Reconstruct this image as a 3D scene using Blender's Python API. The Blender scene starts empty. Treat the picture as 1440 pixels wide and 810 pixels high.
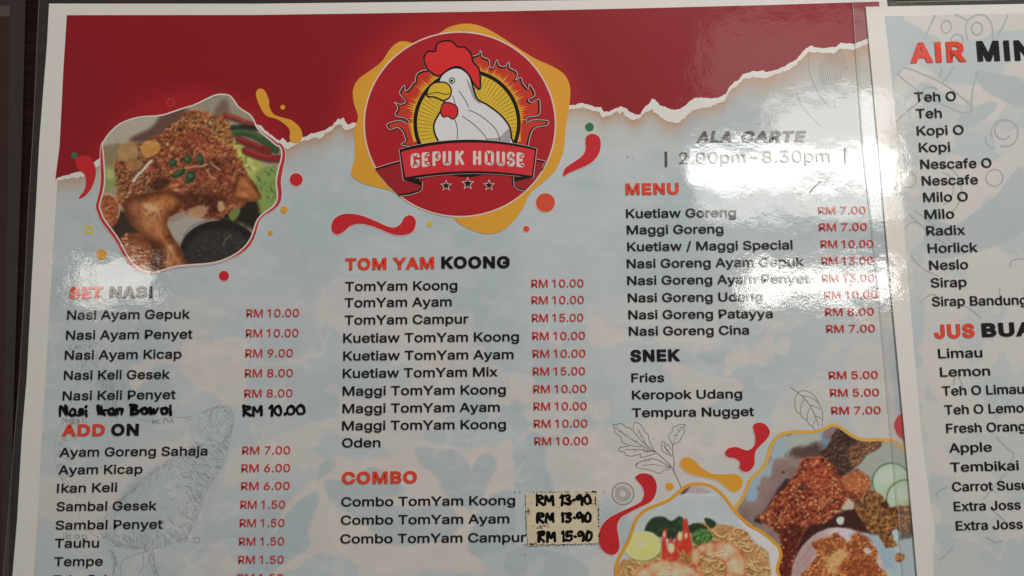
import bpy, math, random
import numpy as np
from mathutils import Matrix, Vector
from mathutils.geometry import tessellate_polygon

random.seed(7)
S = bpy.context.scene
COL = S.collection

# ------------------------------------------------------------------ camera
# a phone held 38 cm above the menus, tipped six degrees; the sheets lie in the plane z = 0
F = 1080.0
wy = np.array([-141.0, 9405.0, -1080.0]); wy /= np.linalg.norm(wy)
wx = np.array([1.0, 0.0135, 0.0]); wx -= wy * wx.dot(wy); wx /= np.linalg.norm(wx)
wz = np.cross(wx, wy)
ROT = np.array([wx, wy, wz])                     # camera axes -> world axes
DIST = 0.38
CPOS = -DIST * (ROT @ np.array([0, 0, -1.0]))
cd = bpy.data.cameras.new('camera'); cam = bpy.data.objects.new('camera', cd); COL.objects.link(cam)
cam.matrix_world = Matrix.Translation(CPOS) @ Matrix(ROT.tolist()).to_4x4()
cd.sensor_fit = 'HORIZONTAL'; cd.sensor_width = 36; cd.lens = 36 * F / 1440
cd.clip_start = 0.01; cd.clip_end = 50
S.camera = cam

def rays(p):
    p = np.asarray(p, float).reshape(-1, 2)
    v = np.column_stack([(p[:, 0] - 720) / F, -(p[:, 1] - 405) / F, -np.ones(len(p))])
    return v @ ROT.T

def P(p, z):
    """photo point(s) -> the place on the sheet at height z (z may be an array)"""
    d = rays(p); t = (z - CPOS[2]) / d[:, 2]
    return CPOS + d * t[:, None]

# ------------------------------------------------------------------ light
W = bpy.data.worlds.new('World'); S.world = W; W.use_nodes = True
bg = W.node_tree.nodes['Background']
bg.inputs[0].default_value = (1.0, 0.86, 0.74, 1); bg.inputs[1].default_value = 0.075
S.view_settings.view_transform = 'Standard'; S.view_settings.look = 'None'
S.view_settings.exposure = 0.20; S.view_settings.gamma = 1.0
S.cycles.max_bounces = 6; S.cycles.sample_clamp_indirect = 4

def window_light(name, x0, y0, x1, y1, dist, radiance, color, roll=0.0):
    """a bright window or lamp hung where the glossy film mirrors it at this spot of the sheets"""
    c = P([((x0 + x1) / 2, (y0 + y1) / 2)], 0.0)[0]
    d = c - CPOS; l = np.linalg.norm(d); d = d / l; d[2] = -d[2]
    pos = c + d * dist
    k = (l + dist) / F
    sx, sy = (x1 - x0) * k, (y1 - y0) * k
    ld = bpy.data.lights.new(name, 'AREA'); ld.shape = 'RECTANGLE'; ld.size = sx; ld.size_y = sy
    ld.energy = radiance * math.pi * sx * sy; ld.color = color
    o = bpy.data.objects.new(name, ld); COL.objects.link(o)
    o.location = pos
    zax = Vector(d.tolist()); xax = Vector((1, 0, 0)); yax = zax.cross(xax).normalized(); xax = yax.cross(zax).normalized()
    m = Matrix((xax, yax, zax)).transposed()
    o.rotation_euler = (m @ Matrix.Rotation(roll, 3, 'Z')).to_euler()
    return o

window_light('window_light', 985, 208, 1236, 264, 1.5, 16, (1.0, 0.97, 0.92))
window_light('window_light', 1056, 376, 1240, 420, 1.5, 15, (1.0, 0.96, 0.90))
window_light('window_light', 1095, 140, 1240, 200, 1.5, 5.5, (1.0, 0.97, 0.93))
window_light('window_light', 1000, 30, 1262, 138, 1.5, 0.9, (1.0, 0.97, 0.94))
window_light('window_light', 1000, 275, 1235, 305, 1.5, 7, (1.0, 0.95, 0.88))
window_light('window_light', 124, 370, 212, 424, 1.5, 8, (1.0, 0.94, 0.84))
# added soft key lamp beyond the table head, kept out of the mirrored view
ld = bpy.data.lights.new('soft_key_lamp', 'AREA'); ld.shape = 'RECTANGLE'; ld.size = 0.5; ld.size_y = 0.4
ld.energy = 5.9; ld.color = (1.0, 0.938, 0.912)
lo = bpy.data.objects.new('soft_key_lamp', ld); COL.objects.link(lo); lo.location = (0.36, 0.84, 0.75)
lo.rotation_euler = Vector((0.36, 0.84, 0.75)).to_track_quat('Z', 'Y').to_euler()

# ------------------------------------------------------------------ materials
def lin(c):
    c = np.asarray(c, float) / 255.0
    return np.where(c <= 0.04045, c / 12.92, ((c + 0.055) / 1.055) ** 2.4)

def alb(rgb, e=0.58):
    """ink colour from the colour it shows under light e"""
    return np.clip(lin(rgb) / e, 0.004, 0.88)

def gloss_group():
    g = bpy.data.node_groups.new('film_gloss', 'ShaderNodeTree')
    g.interface.new_socket('Normal', in_out='OUTPUT', socket_type='NodeSocketVector')
    g.interface.new_socket('Roughness', in_out='OUTPUT', socket_type='NodeSocketFloat')
    n, l = g.nodes, g.links
    out = n.new('NodeGroupOutput'); geo = n.new('ShaderNodeNewGeometry')
    a = n.new('ShaderNodeTexNoise'); a.inputs['Scale'].default_value = 26; a.inputs['Detail'].default_value = 2
    b = n.new('ShaderNodeTexNoise'); b.inputs['Scale'].default_value = 150; b.inputs['Detail'].default_value = 3
    c = n.new('ShaderNodeTexNoise'); c.inputs['Scale'].default_value = 900; c.inputs['Detail'].default_value = 2
    mp = n.new('ShaderNodeMapping'); mp.inputs['Scale'].default_value = (1, 7, 1); mp.inputs['Rotation'].default_value = (0, 0, 0.25)
    d = n.new('ShaderNodeTexNoise'); d.inputs['Scale'].default_value = 120; d.inputs['Detail'].default_value = 5
    for t in (a, b, c): l.new(geo.outputs['Position'], t.inputs['Vector'])
    l.new(geo.outputs['Position'], mp.inputs['Vector']); l.new(mp.outputs[0], d.inputs['Vector'])
    prev = None
    for t, dist, st in ((a, 0.00034, 1.0), (b, 0.000052, 1.0), (c, 0.000013, 1.0)):
        bm = n.new('ShaderNodeBump'); bm.inputs['Strength'].default_value = st; bm.inputs['Distance'].default_value = dist
        l.new(t.outputs['Fac'], bm.inputs['Height'])
        if prev: l.new(prev.outputs[0], bm.inputs['Normal'])
        prev = bm
    l.new(prev.outputs[0], out.inputs['Normal'])
    r = n.new('ShaderNodeMapRange'); r.inputs['From Min'].default_value = 0.35; r.inputs['From Max'].default_value = 0.7
    r.inputs['To Min'].default_value = 0.025; r.inputs['To Max'].default_value = 0.10
    l.new(d.outputs['Fac'], r.inputs['Value']); l.new(r.outputs[0], out.inputs['Roughness'])
    return g
GLOSS = gloss_group()

def base_mat(name, coat=1.0, rough=0.4, spec=0.12):
    m = bpy.data.materials.new(name); m.use_nodes = True
    nt = m.node_tree; b = nt.nodes['Principled BSDF']
    b.inputs['Roughness'].default_value = rough
    b.inputs['Specular IOR Level'].default_value = spec
    b.inputs['Coat Weight'].default_value = coat
    if coat:
        g = nt.nodes.new('ShaderNodeGroup'); g.node_tree = GLOSS
        nt.links.new(g.outputs['Normal'], b.inputs['Coat Normal'])
        nt.links.new(g.outputs['Roughness'], b.inputs['Coat Roughness'])
    return m, nt, b

MATS = {}
def ink(name, rgb, e=0.58, vary=0.10, coat=1.0, rough=0.4, scale=90):
    """flat printed colour with a slight unevenness of its own"""
    if name in MATS: return MATS[name]
    m, nt, b = base_mat(name, coat, rough)
    c = alb(rgb, e)
    geo = nt.nodes.new('ShaderNodeNewGeometry'); tx = nt.nodes.new('ShaderNodeTexNoise')
    tx.inputs['Scale'].default_value = scale; tx.inputs['Detail'].default_value = 4
    nt.links.new(geo.outputs['Position'], tx.inputs['Vector'])
    mx = nt.nodes.new('ShaderNodeMix'); mx.data_type = 'RGBA'
    mx.inputs['A'].default_value = (*np.clip(c * (1 - vary), 0, 1), 1); mx.inputs['B'].default_value = (*np.clip(c * (1 + vary), 0, 1), 1)
    nt.links.new(tx.outputs['Fac'], mx.inputs['Factor']); nt.links.new(mx.outputs['Result'], b.inputs['Base Color'])
    MATS[name] = m
    return m

def painted(name):
    if name in MATS: return MATS[name]
    m, nt, b = base_mat(name)
    a = nt.nodes.new('ShaderNodeAttribute'); a.attribute_name = 'print'
    nt.links.new(a.outputs['Color'], b.inputs['Base Color'])
    MATS[name] = m
    return m

M_PAPER = ink('white_paper', (205, 200, 195), 0.66, 0.02)
M_WHITE = ink('white_ink', (212, 204, 198), 0.68, 0.04)
M_PINK = ink('pale_pink_ink', (214, 178, 172), 0.62, 0.04)
M_BLACK = ink('black_ink', (22, 18, 19), 0.55, 0.1)
M_BLACKT = ink('black_text_ink', (19, 17, 19), 0.6, 0.1)
M_RED = ink('red_ink', (168, 36, 42), 0.56, 0.06)
M_DRED = ink('dark_red_ink', (128, 26, 33), 0.56, 0.06)
M_FIRE = ink('flame_red_ink', (168, 50, 38), 0.56, 0.12)
M_RIB = ink('ribbon_red_ink', (178, 44, 52), 0.56, 0.05)
M_ORANGE = ink('orange_ink', (212, 138, 48), 0.58, 0.06)
M_YEL = ink('yellow_ink', (206, 160, 50), 0.58, 0.08)
M_OLIVE = ink('dull_yellow_ink', (176, 164, 84), 0.55, 0.05)
M_HEAD = ink('heading_red_ink', (190, 62, 44), 0.58, 0.05)
M_DOT = ink('brick_red_ink', (182, 70, 48), 0.58, 0.05)
M_PRICE = ink('price_red_ink', (170, 44, 40), 0.58, 0.05)
M_GREEN = ink('green_ink', (46, 100, 66), 0.58, 0.05)
M_GREY = ink('grey_ink', (92, 88, 82), 0.58, 0.05)
M_PEN = ink('pencil_grey_ink', (122, 124, 120), 0.56, 0.12)
M_DOODLE = ink('pale_grey_ink', (152, 159, 160), 0.62, 0.1)
M_MARKER = ink('black_marker', (12, 11, 13), 0.6, 0.2, coat=0.3, rough=0.35)
M_SMUDGE = ink('grey_marker_smudge', (112, 113, 114), 0.55, 0.3, coat=0.5)
M_STICK = ink('yellowed_sticker', (178, 169, 144), 0.56, 0.2, coat=0.35, rough=0.5, scale=200)
M_GRIME = ink('black_grime', (48, 38, 32), 0.56, 0.3, coat=0.2)

def banner_mat():
    """printed red with a brighter printed halo round the emblem and the round photo"""
    m, nt, b = base_mat('banner_red_ink'); n, l = nt.nodes, nt.links
    geo = n.new('ShaderNodeNewGeometry'); facs = []
    for (cx, cy, r0, r1) in ((648, 178, 150, 205), (268, 262, 122, 165)):
        c = P([(cx, cy)], 0)[0]; k = 0.38 / F
        vd = n.new('ShaderNodeVectorMath'); vd.operation = 'DISTANCE'; vd.inputs[1].default_value = c
        l.new(geo.outputs['Position'], vd.inputs[0])
        mr = n.new('ShaderNodeMapRange'); mr.interpolation_type = 'SMOOTHSTEP'
        mr.inputs['From Min'].default_value = r0 * k; mr.inputs['From Max'].default_value = r1 * k
        mr.inputs['To Min'].default_value = 1; mr.inputs['To Max'].default_value = 0
        l.new(vd.outputs['Value'], mr.inputs['Value']); facs.append(mr)
    mx0 = n.new('ShaderNodeMath'); mx0.operation = 'MAXIMUM'
    l.new(facs[0].outputs[0], mx0.inputs[0]); l.new(facs[1].outputs[0], mx0.inputs[1])
    ns = n.new('ShaderNodeTexNoise'); ns.inputs['Scale'].default_value = 22; ns.inputs['Detail'].default_value = 4
    l.new(geo.outputs['Position'], ns.inputs['Vector'])
    ad = n.new('ShaderNodeMath'); ad.operation = 'MULTIPLY_ADD'; ad.inputs[1].default_value = 0.35; ad.inputs[2].default_value = -0.12
    l.new(ns.outputs['Fac'], ad.inputs[0])
    a2 = n.new('ShaderNodeMath'); a2.operation = 'ADD'; a2.use_clamp = True
    l.new(mx0.outputs[0], a2.inputs[0]); l.new(ad.outputs[0], a2.inputs[1])
    mx = n.new('ShaderNodeMix'); mx.data_type = 'RGBA'
    mx.inputs['A'].default_value = (*alb((118, 23, 30), 0.56), 1); mx.inputs['B'].default_value = (*alb((140, 30, 36), 0.56), 1)
    l.new(a2.outputs[0], mx.inputs['Factor']); l.new(mx.outputs['Result'], b.inputs['Base Color'])
    return m
M_BANNER = banner_mat()

def clear_film(name, milk):
    m = bpy.data.materials.new(name); m.use_nodes = True
    nt = m.node_tree; n, l = nt.nodes, nt.links; n.remove(n['Principled BSDF'])
    out = n['Material Output']; mix = n.new('ShaderNodeMixShader'); tr = n.new('ShaderNodeBsdfTransparent')
    tr.inputs[0].default_value = (0.995, 0.995, 0.99, 1)
    gl = n.new('ShaderNodeBsdfGlossy'); gl.inputs[0].default_value = (1, 1, 1, 1)
    g = n.new('ShaderNodeGroup'); g.node_tree = GLOSS
    l.new(g.outputs['Normal'], gl.inputs['Normal']); l.new(g.outputs['Roughness'], gl.inputs['Roughness'])
    fr = n.new('ShaderNodeLayerWeight'); pw = n.new('ShaderNodeMath'); pw.operation = 'POWER'; pw.inputs[1].default_value = 5
    ad = n.new('ShaderNodeMath'); ad.operation = 'MULTIPLY_ADD'; ad.inputs[1].default_value = 0.6; ad.inputs[2].default_value = 0.045
    l.new(fr.outputs['Facing'], pw.inputs[0]); l.new(pw.outputs[0], ad.inputs[0]); l.new(ad.outputs[0], mix.inputs[0])
    df = n.new('ShaderNodeBsdfDiffuse'); df.inputs[0].default_value = (0.8, 0.8, 0.79, 1); mz = n.new('ShaderNodeMixShader'); mz.inputs[0].default_value = milk
    l.new(tr.outputs[0], mz.inputs[1]); l.new(df.outputs[0], mz.inputs[2]); l.new(mz.outputs[0], mix.inputs[1]); l.new(gl.outputs[0], mix.inputs[2]); l.new(mix.outputs[0], out.inputs['Surface'])
    return m
M_FILM = clear_film('clear_laminate', 0.04); M_MILKY = clear_film('milky_laminate', 0.08)

def wood_mat():
    m, nt, b = base_mat('dark_brown_wood', 0.15, 0.5); n, l = nt.nodes, nt.links
    geo = n.new('ShaderNodeNewGeometry'); mp = n.new('ShaderNodeMapping'); mp.inputs['Scale'].default_value = (4, 60, 1)
    ns = n.new('ShaderNodeTexNoise'); ns.inputs['Scale'].default_value = 6; ns.inputs['Detail'].default_value = 8; ns.inputs['Distortion'].default_value = 0.6
    l.new(geo.outputs['Position'], mp.inputs[0]); l.new(mp.outputs[0], ns.inputs['Vector'])
    cr = n.new('ShaderNodeValToRGB'); e = cr.color_ramp.elements
    e[0].position = 0.3; e[0].color = (0.006, 0.004, 0.004, 1); e[1].position = 0.75; e[1].color = (0.028, 0.011, 0.008, 1)
    l.new(ns.outputs['Fac'], cr.inputs[0]); l.new(cr.outputs[0], b.inputs['Base Color'])
    return m
M_WOOD = wood_mat()

# ------------------------------------------------------------------ geometry in the sheets' own plane
STEP = 4e-5                                      # one printed layer above the next
def z_food(p, L): return np.full(len(p), L * STEP)
def z_drink(p, L):                               # a flat sheet whose near end stands a little higher
    d = rays(p); a, b = 0.0012 + L * STEP, -0.0020
    t = (a + b * CPOS[1] - CPOS[2]) / (d[:, 2] - b * d[:, 1])
    return CPOS[2] + t * d[:, 2]
def z_dark(p, L): return np.full(len(p), -0.0004 + L * STEP)

class Shape:
    """collects faces drawn in the plane of a sheet"""
    def __init__(s): s.v, s.f, s.m, s.dz = [], [], [], []
    def add(s, pts, faces, mi=0, dz=0.0):
        o = len(s.v); s.v += [tuple(map(float, p)) for p in pts]; s.dz += [dz] * len(pts)
        s.f += [tuple(i + o for i in f) for f in faces]; s.m += [mi] * len(faces); return s
    def poly(s, pts, mi=0, dz=0.0):
        tri = tessellate_polygon([[Vector((p[0], p[1], 0)) for p in pts]])
        return s.add(pts, tri, mi, dz)
    def ribbon(s, pts, w, closed=False, mi=0, dz=0.0, caps=False):
        pts = np.asarray(pts, float); n = len(pts)
        if n < 2: return s
        w = np.broadcast_to(np.asarray(w, float), (n,)) / 2
        if closed: t = np.roll(pts, -1, 0) - np.roll(pts, 1, 0)
        else: t = np.gradient(pts, axis=0)
        t /= np.maximum(np.linalg.norm(t, axis=1), 1e-6)[:, None]
        nn = np.column_stack([-t[:, 1], t[:, 0]]) * w[:, None]
        vs = np.vstack([pts + nn, pts - nn]); k = n if closed else n - 1
        s.add(vs, [(i, (i + 1) % n, (i + 1) % n + n, i + n) for i in range(k)], mi, dz)
        if caps:
            for c, r in ((pts[0], w[0]), (pts[-1], w[-1])): s.disc(c[0], c[1], r, r, mi=mi, dz=dz + 0.03, n=10)
        return s
    def disc(s, cx, cy, rx, ry=None, mi=0, dz=0.0, n=48):
        ry = ry or rx
        pts = [(cx + rx * math.cos(2 * math.pi * i / n), cy + ry * math.sin(2 * math.pi * i / n)) for i in range(n)]
        return s.add(pts, [tuple(range(n))], mi, dz)
    def ring(s, cx, cy, rx, ry, w, mi=0, dz=0.0, n=72, a0=0, a1=360):
        full = a1 - a0 >= 360; k = n if full else n + 1
        pts = [(cx + rx * math.cos(math.radians(a0 + (a1 - a0) * i / n)), cy + ry * math.sin(math.radians(a0 + (a1 - a0) * i / n))) for i in range(k)]
        return s.ribbon(pts, w, full, mi, dz)
    def build(s, name, mats, parent, L, zf=z_food, label=None):
        p = np.array(s.v); z = zf(p, np.array(s.dz) + L)
        co = P(p, z)
        me = bpy.data.meshes.new(name)
        up = []
        for f in s.f:                             # all faces look up
            a, b, c = co[f[0]], co[f[1]], co[f[2]]
            up.append(f if (b[0] - a[0]) * (c[1] - a[1]) - (b[1] - a[1]) * (c[0] - a[0]) >= 0 else tuple(reversed(f)))
        me.from_pydata(co.tolist(), [], up)
        for m in (mats if isinstance(mats, (list, tuple)) else [mats]): me.materials.append(m)
        me.polygons.foreach_set('material_index', s.m); me.update()
        o = bpy.data.objects.new(name, me); COL.objects.link(o)
        if parent: o.parent = parent
        if label: o['label'] = label
        return o

def smooth(pts, closed=True, n=8):
    p = np.asarray(pts, float); N = len(p); out = []
    for i in range(N if closed else N - 1):
        if closed: a, b, c, d = p[(i - 1) % N], p[i], p[(i + 1) % N], p[(i + 2) % N]
        else: a, b, c, d = p[max(i - 1, 0)], p[i], p[i + 1], p[min(i + 2, N - 1)]
        for k in range(n):
            t = k / n
            out.append(0.5 * (2 * b + (c - a) * t + (2 * a - 5 * b + 4 * c - d) * t * t + (3 * b - a - 3 * c + d) * t ** 3))
    if not closed: out.append(p[-1])
    return np.array(out)

def reg(x0, y0, k):
    return lambda *pts: [(x0 + x / k, y0 + y / k) for x, y in pts]
K = 3.989
r00, r10, r20, r30 = reg(0, 0, K), reg(360, 0, K), reg(720, 0, K), reg(1080, 0, K)
r01, r11, r21, r31 = reg(0, 203, K), reg(360, 203, K), reg(720, 203, K), reg(1080, 203, K)
r02, r12, r22, r32 = reg(0, 406, K), reg(360, 406, K), reg(720, 406, K), reg(1080, 406, K)
r03, r13, r23, r33 = reg(0, 607, K), reg(360, 607, K), reg(720, 607, K), reg(1080, 607, K)
lgA, lgB = reg(490, 30, 4.5), reg(490, 170, 4.5)

def slab(name, outline, mat, parent, zf, L0, thick):
    """a sheet with real thickness"""
    p = np.array(outline, float); n = len(p)
    top = P(p, zf(p, L0)); bot = top.copy(); bot[:, 2] -= thick
    tri = tessellate_polygon([[Vector((a, -b, 0)) for a, b in p]])
    f = []
    for t in tri:
        a, b, c = top[t[0]], top[t[1]], top[t[2]]
        t = tuple(t) if (b[0] - a[0]) * (c[1] - a[1]) - (b[1] - a[1]) * (c[0] - a[0]) >= 0 else tuple(reversed(t))
        f.append(t); f.append(tuple(i + n for i in reversed(t)))
    for i in range(n): j = (i + 1) % n; f.append((i, i + n, j + n, j))
    me = bpy.data.meshes.new(name); me.from_pydata(np.vstack([top, bot]).tolist(), [], f); me.materials.append(mat); me.update()
    o = bpy.data.objects.new(name, me); COL.objects.link(o); o.parent = parent
    return o

def thing(name, label, cat, at):
    o = bpy.data.objects.new(name, None); COL.objects.link(o)
    o['label'] = label; o['category'] = cat
    return o

# ------------------------------------------------------------------ the table
me = bpy.data.meshes.new('table_surface')
me.from_pydata([(-1, -1, -0.0016), (1, -1, -0.0016), (1, 1, -0.0016), (-1, 1, -0.0016), (-1, -1, -0.03), (1, -1, -0.03), (1, 1, -0.03), (-1, 1, -0.03)], [],
               [(0, 1, 2, 3), (7, 6, 5, 4), (0, 4, 5, 1), (1, 5, 6, 2), (2, 6, 7, 3), (3, 7, 4, 0)])
me.materials.append(M_WOOD)
tb = bpy.data.objects.new('table_surface', me); COL.objects.link(tb); tb['kind'] = 'structure'

# ------------------------------------------------------------------ number fields for the printed pictures
def lattice(shape, seed): return np.random.default_rng(seed).random(shape)
def vnoise(X, Y, s, seed):
    x, y = X / s + 1000.37, Y / s + 1000.71
    i, j = np.floor(x).astype(int), np.floor(y).astype(int); fx, fy = x - i, y - j
    fx = fx * fx * (3 - 2 * fx); fy = fy * fy * (3 - 2 * fy); T = lattice((256, 256), seed)
    g = lambda a, b: T[a % 256, b % 256]
    return (g(i, j) * (1 - fx) + g(i + 1, j) * fx) * (1 - fy) + (g(i, j + 1) * (1 - fx) + g(i + 1, j + 1) * fx) * fy
def fbm(X, Y, s, seed, o=4):
    v, a, t = 0, 1.0, 0
    for k in range(o): v = v + a * vnoise(X, Y, s / 2 ** k, seed + k); t += a; a *= 0.55
    return v / t
def worley(X, Y, s, seed):
    x, y = X / s + 500, Y / s + 500; i, j = np.floor(x).astype(int), np.floor(y).astype(int)
    T = lattice((128, 128, 3), seed); b1 = np.full(X.shape, 9.0); b2 = b1.copy(); idv = np.zeros(X.shape)
    for a in (-1, 0, 1):
        for b in (-1, 0, 1):
            q = T[(i + a) % 128, (j + b) % 128]; d = np.hypot(i + a + q[..., 0] - x, j + b + q[..., 1] - y)
            m = d < b1; b2 = np.where(m, b1, np.minimum(b2, d)); idv = np.where(m, q[..., 2], idv); b1 = np.where(m, d, b1)
    return b1, b2, idv
def sdf(X, Y, pts):
    p = np.asarray(pts, float); q = np.roll(p, -1, 0); d = np.full(X.shape, 1e9); ins = np.zeros(X.shape, bool)
    for (ax, ay), (bx, by) in zip(p, q):
        ex, ey = bx - ax, by - ay; wx_, wy_ = X - ax, Y - ay
        t = np.clip((wx_ * ex + wy_ * ey) / max(ex * ex + ey * ey, 1e-9), 0, 1)
        d = np.minimum(d, np.hypot(wx_ - ex * t, wy_ - ey * t))
        c = (ay > Y) != (by > Y)
        if ay != by: ins ^= c & (X < (bx - ax) * (Y - ay) / (by - ay) + ax)
    return np.where(ins, -d, d)
def sst(a, b, x): t = np.clip((x - a) / (b - a), 0, 1); return t * t * (3 - 2 * t)

class Picture:
    """a printed picture: colours worked out point by point on a fine grid of the sheet"""
    def __init__(s, x0, y0, x1, y1, step, e):
        s.nx, s.ny = int((x1 - x0) / step) + 1, int((y1 - y0) / step) + 1
        s.X, s.Y = np.meshgrid(np.linspace(x0, x1, s.nx), np.linspace(y0, y1, s.ny)); s.e = e
        s.C = np.zeros(s.X.shape + (3,)); s.wx = (fbm(s.X, s.Y, 7, 91) - .5) * 2; s.wy = (fbm(s.X, s.Y, 7, 131) - .5) * 2
    def fit(s, left, right, top):
        x0, x1, y0, y1 = s.X[0, 0], s.X[0, -1], s.Y[0, 0], s.Y[-1, 0]; u, v = (s.X - x0) / (x1 - x0), (s.Y - y0) / (y1 - y0)
        l, r, t = (np.array(q, float) for q in (left, right, top))
        yt = np.interp(np.interp(s.X, [x0, x1], [l[0, 0], r[0, 0]]), t[:, 0], t[:, 1]); s.Y = yt + v * (y1 - yt)
        xl = np.interp(s.Y, l[:, 1], l[:, 0]); xr = np.interp(s.Y, r[:, 1], r[:, 0]); s.X = xl + u * (xr - xl)
        s.wx = (fbm(s.X, s.Y, 18, 91) - .5) * 2; s.wy = (fbm(s.X, s.Y, 18, 131) - .5) * 2
    def fill(s, rgb): s.C[:] = rgb
    def mask(s, pts, feather=1.0, rough=0.0, sm=True):
        d = sdf(s.X + s.wx * rough, s.Y + s.wy * rough, smooth(pts, n=5) if sm else pts)
        return 1 - sst(-feather, feather, d)
    def ell(s, cx, cy, rx, ry, feather=1.0, rough=0.0, rot=0.0):
        dx, dy = s.X + s.wx * rough - cx, s.Y + s.wy * rough - cy; c, q = math.cos(rot), math.sin(rot)
        u, v = (dx * c + dy * q) / rx, (-dx * q + dy * c) / ry; r = np.hypot(u, v)
        return 1 - sst(1 - feather / min(rx, ry), 1 + feather / min(rx, ry), r)
    def put(s, rgb, m):
        rgb = np.asarray(rgb, float); s.C = s.C * (1 - m[..., None]) + rgb * m[..., None]
    def ramp(s, v, stops):
        xs = [a for a, _ in stops]; return np.stack([np.interp(v, xs, [c[k] for _, c in stops]) for k in range(3)], -1)
    def line(s, pts, w, rgb, feather=0.6, al=1.0):
        p = smooth(pts, False, 5); d = np.full(s.X.shape, 1e9)
        for (ax, ay), (bx, by) in zip(p[:-1], p[1:]):
            ex, ey = bx - ax, by - ay; t = np.clip(((s.X - ax) * ex + (s.Y - ay) * ey) / max(ex * ex + ey * ey, 1e-9), 0, 1)
            d = np.minimum(d, np.hypot(s.X - ax - ex * t, s.Y - ay - ey * t))
        s.put(rgb, al * (1 - sst(w / 2 - feather, w / 2 + feather, d)))
    def crumbs(s, m, stops, cell, seed, fine=2.2, amt=1.0):
        qx = s.X + (fbm(s.X, s.Y, cell * 1.3, seed + 31, 3) - .5) * cell * 2.6; qy = s.Y + (fbm(s.X, s.Y, cell * 1.3, seed + 41, 3) - .5) * cell * 2.6
        f1, f2, i = worley(qx, qy, cell, seed); g1, g2, gi = worley(qx, qy, fine, seed + 5)
        rdg = 1 - np.abs(2 * fbm(qx, qy, cell * 1.5, seed + 3, 3) - 1); bump = fbm(s.X + .5, s.Y + 1.2, cell * .8, seed + 7, 3) - fbm(s.X - .5, s.Y - 1.2, cell * .8, seed + 7, 3)
        v = .22 * (1 - f1) + .12 * i + .55 * rdg + .16 * gi - 1.1 * bump + .5 * fbm(s.X, s.Y, cell * 4, seed + 9) + .12 * vnoise(s.X, s.Y, 1.2, seed + 11)
        v = (v - v.mean()) / v.std() * .2 * amt
        v = v - 0.22 * (1 - sst(0.0, 0.16, f2 - f1))
        s.put(s.ramp(0.53 + v, stops), m)
    def flecks(s, m, n, l0, l1, w0, w1, cols, seed, ang=None, al=.85, lit=.0):
        r = random.Random(seed); ys, xs = np.nonzero(m > .55); dx = s.X[0, 1] - s.X[0, 0]
        if not len(ys): return
        for _ in range(n):
            k = r.randrange(len(ys)); cx, cy = s.X[ys[k], xs[k]], s.Y[ys[k], xs[k]]; l, w_ = r.uniform(l0, l1), r.uniform(w0, w1)
            a = r.uniform(0, 6.283) if ang is None else ang + r.gauss(0, .4); b = r.uniform(-.8, .8)
            pts = [(cx, cy), (cx + l * .5 * math.cos(a), cy + l * .5 * math.sin(a)), (cx + l * .5 * math.cos(a) + l * .5 * math.cos(a + b), cy + l * .5 * math.sin(a) + l * .5 * math.sin(a + b))]
            R_ = int((l + w_ + 2) / dx) + 1; sl = (slice(max(ys[k] - R_, 0), ys[k] + R_ + 1), slice(max(xs[k] - R_, 0), xs[k] + R_ + 1)); X, Y = s.X[sl], s.Y[sl]
            def cov(p_, w2, f):
                d = np.full(X.shape, 1e9)
                for (ax, ay), (bx, by) in zip(p_[:-1], p_[1:]):
                    ex, ey = bx - ax, by - ay; t = np.clip(((X - ax) * ex + (Y - ay) * ey) / max(ex * ex + ey * ey, 1e-9), 0, 1); d = np.minimum(d, np.hypot(X - ax - ex * t, Y - ay - ey * t))
                return (1 - sst(w2 / 2 - f, w2 / 2 + f, d)) * m[sl]
            c = np.array(r.choice(cols), float) * r.uniform(.88, 1.1)
            for q, w2, cc, aa in (([(x + .5, y + .9) for x, y in pts], w_ + 1.0, c * .38, .5), (pts, w_, c, al), ([(x - .3, y - .45) for x, y in pts], w_ * .4, np.minimum(c * 1.28 + 14, 250), lit)):
                if aa: v = (cov(q, w2, .55) * aa)[..., None]; s.C[sl] = s.C[sl] * (1 - v) + cc * v
    def soften(s, w=.5):
        for _ in range(2):
            c = np.pad(s.C, ((1, 1), (1, 1), (0, 0)), 'edge'); s.C = s.C * (1 - w) + w * (c[:-2, 1:-1] + c[2:, 1:-1] + c[1:-1, :-2] + c[1:-1, 2:]) / 4
    def build(s, name, parent, L, clip=None, zf=z_food, mat='printed_picture', label=None):
        p = np.column_stack([s.X.ravel(), s.Y.ravel()]); co = P(p, zf(p, L)); nx, ny = s.nx, s.ny
        idx = np.arange(nx * ny).reshape(ny, nx)
        q = np.stack([idx[1:, :-1], idx[1:, 1:], idx[:-1, 1:], idx[:-1, :-1]], -1).reshape(-1, 4)
        if clip is not None:
            ins = (sdf(s.X, s.Y, clip) < 0.6).ravel(); q = q[ins[q].all(1)]
            use = np.zeros(nx * ny, bool); use[q.ravel()] = True; new = np.cumsum(use) - 1
            q = new[q]; co = co[use]; col = s.C.reshape(-1, 3)[use]
        else: col = s.C.reshape(-1, 3)
        me = bpy.data.meshes.new(name); me.from_pydata(co.tolist(), [], q.tolist())
        at = me.color_attributes.new('print', 'FLOAT_COLOR', 'POINT')
        if mat == 'printed_picture': col = col * .86 + .14 * col.mean(1, keepdims=True)
        lc = np.clip(lin(np.clip(col, 0, 255)) / s.e, 0.003, 0.88)
        at.data.foreach_set('color', np.column_stack([lc, np.ones(len(lc))]).astype(np.float32).ravel())
        me.materials.append(painted(mat)); me.update()
        o = bpy.data.objects.new(name, me); COL.objects.link(o); o.parent = parent
        if label: o['label'] = label
        return o

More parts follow.
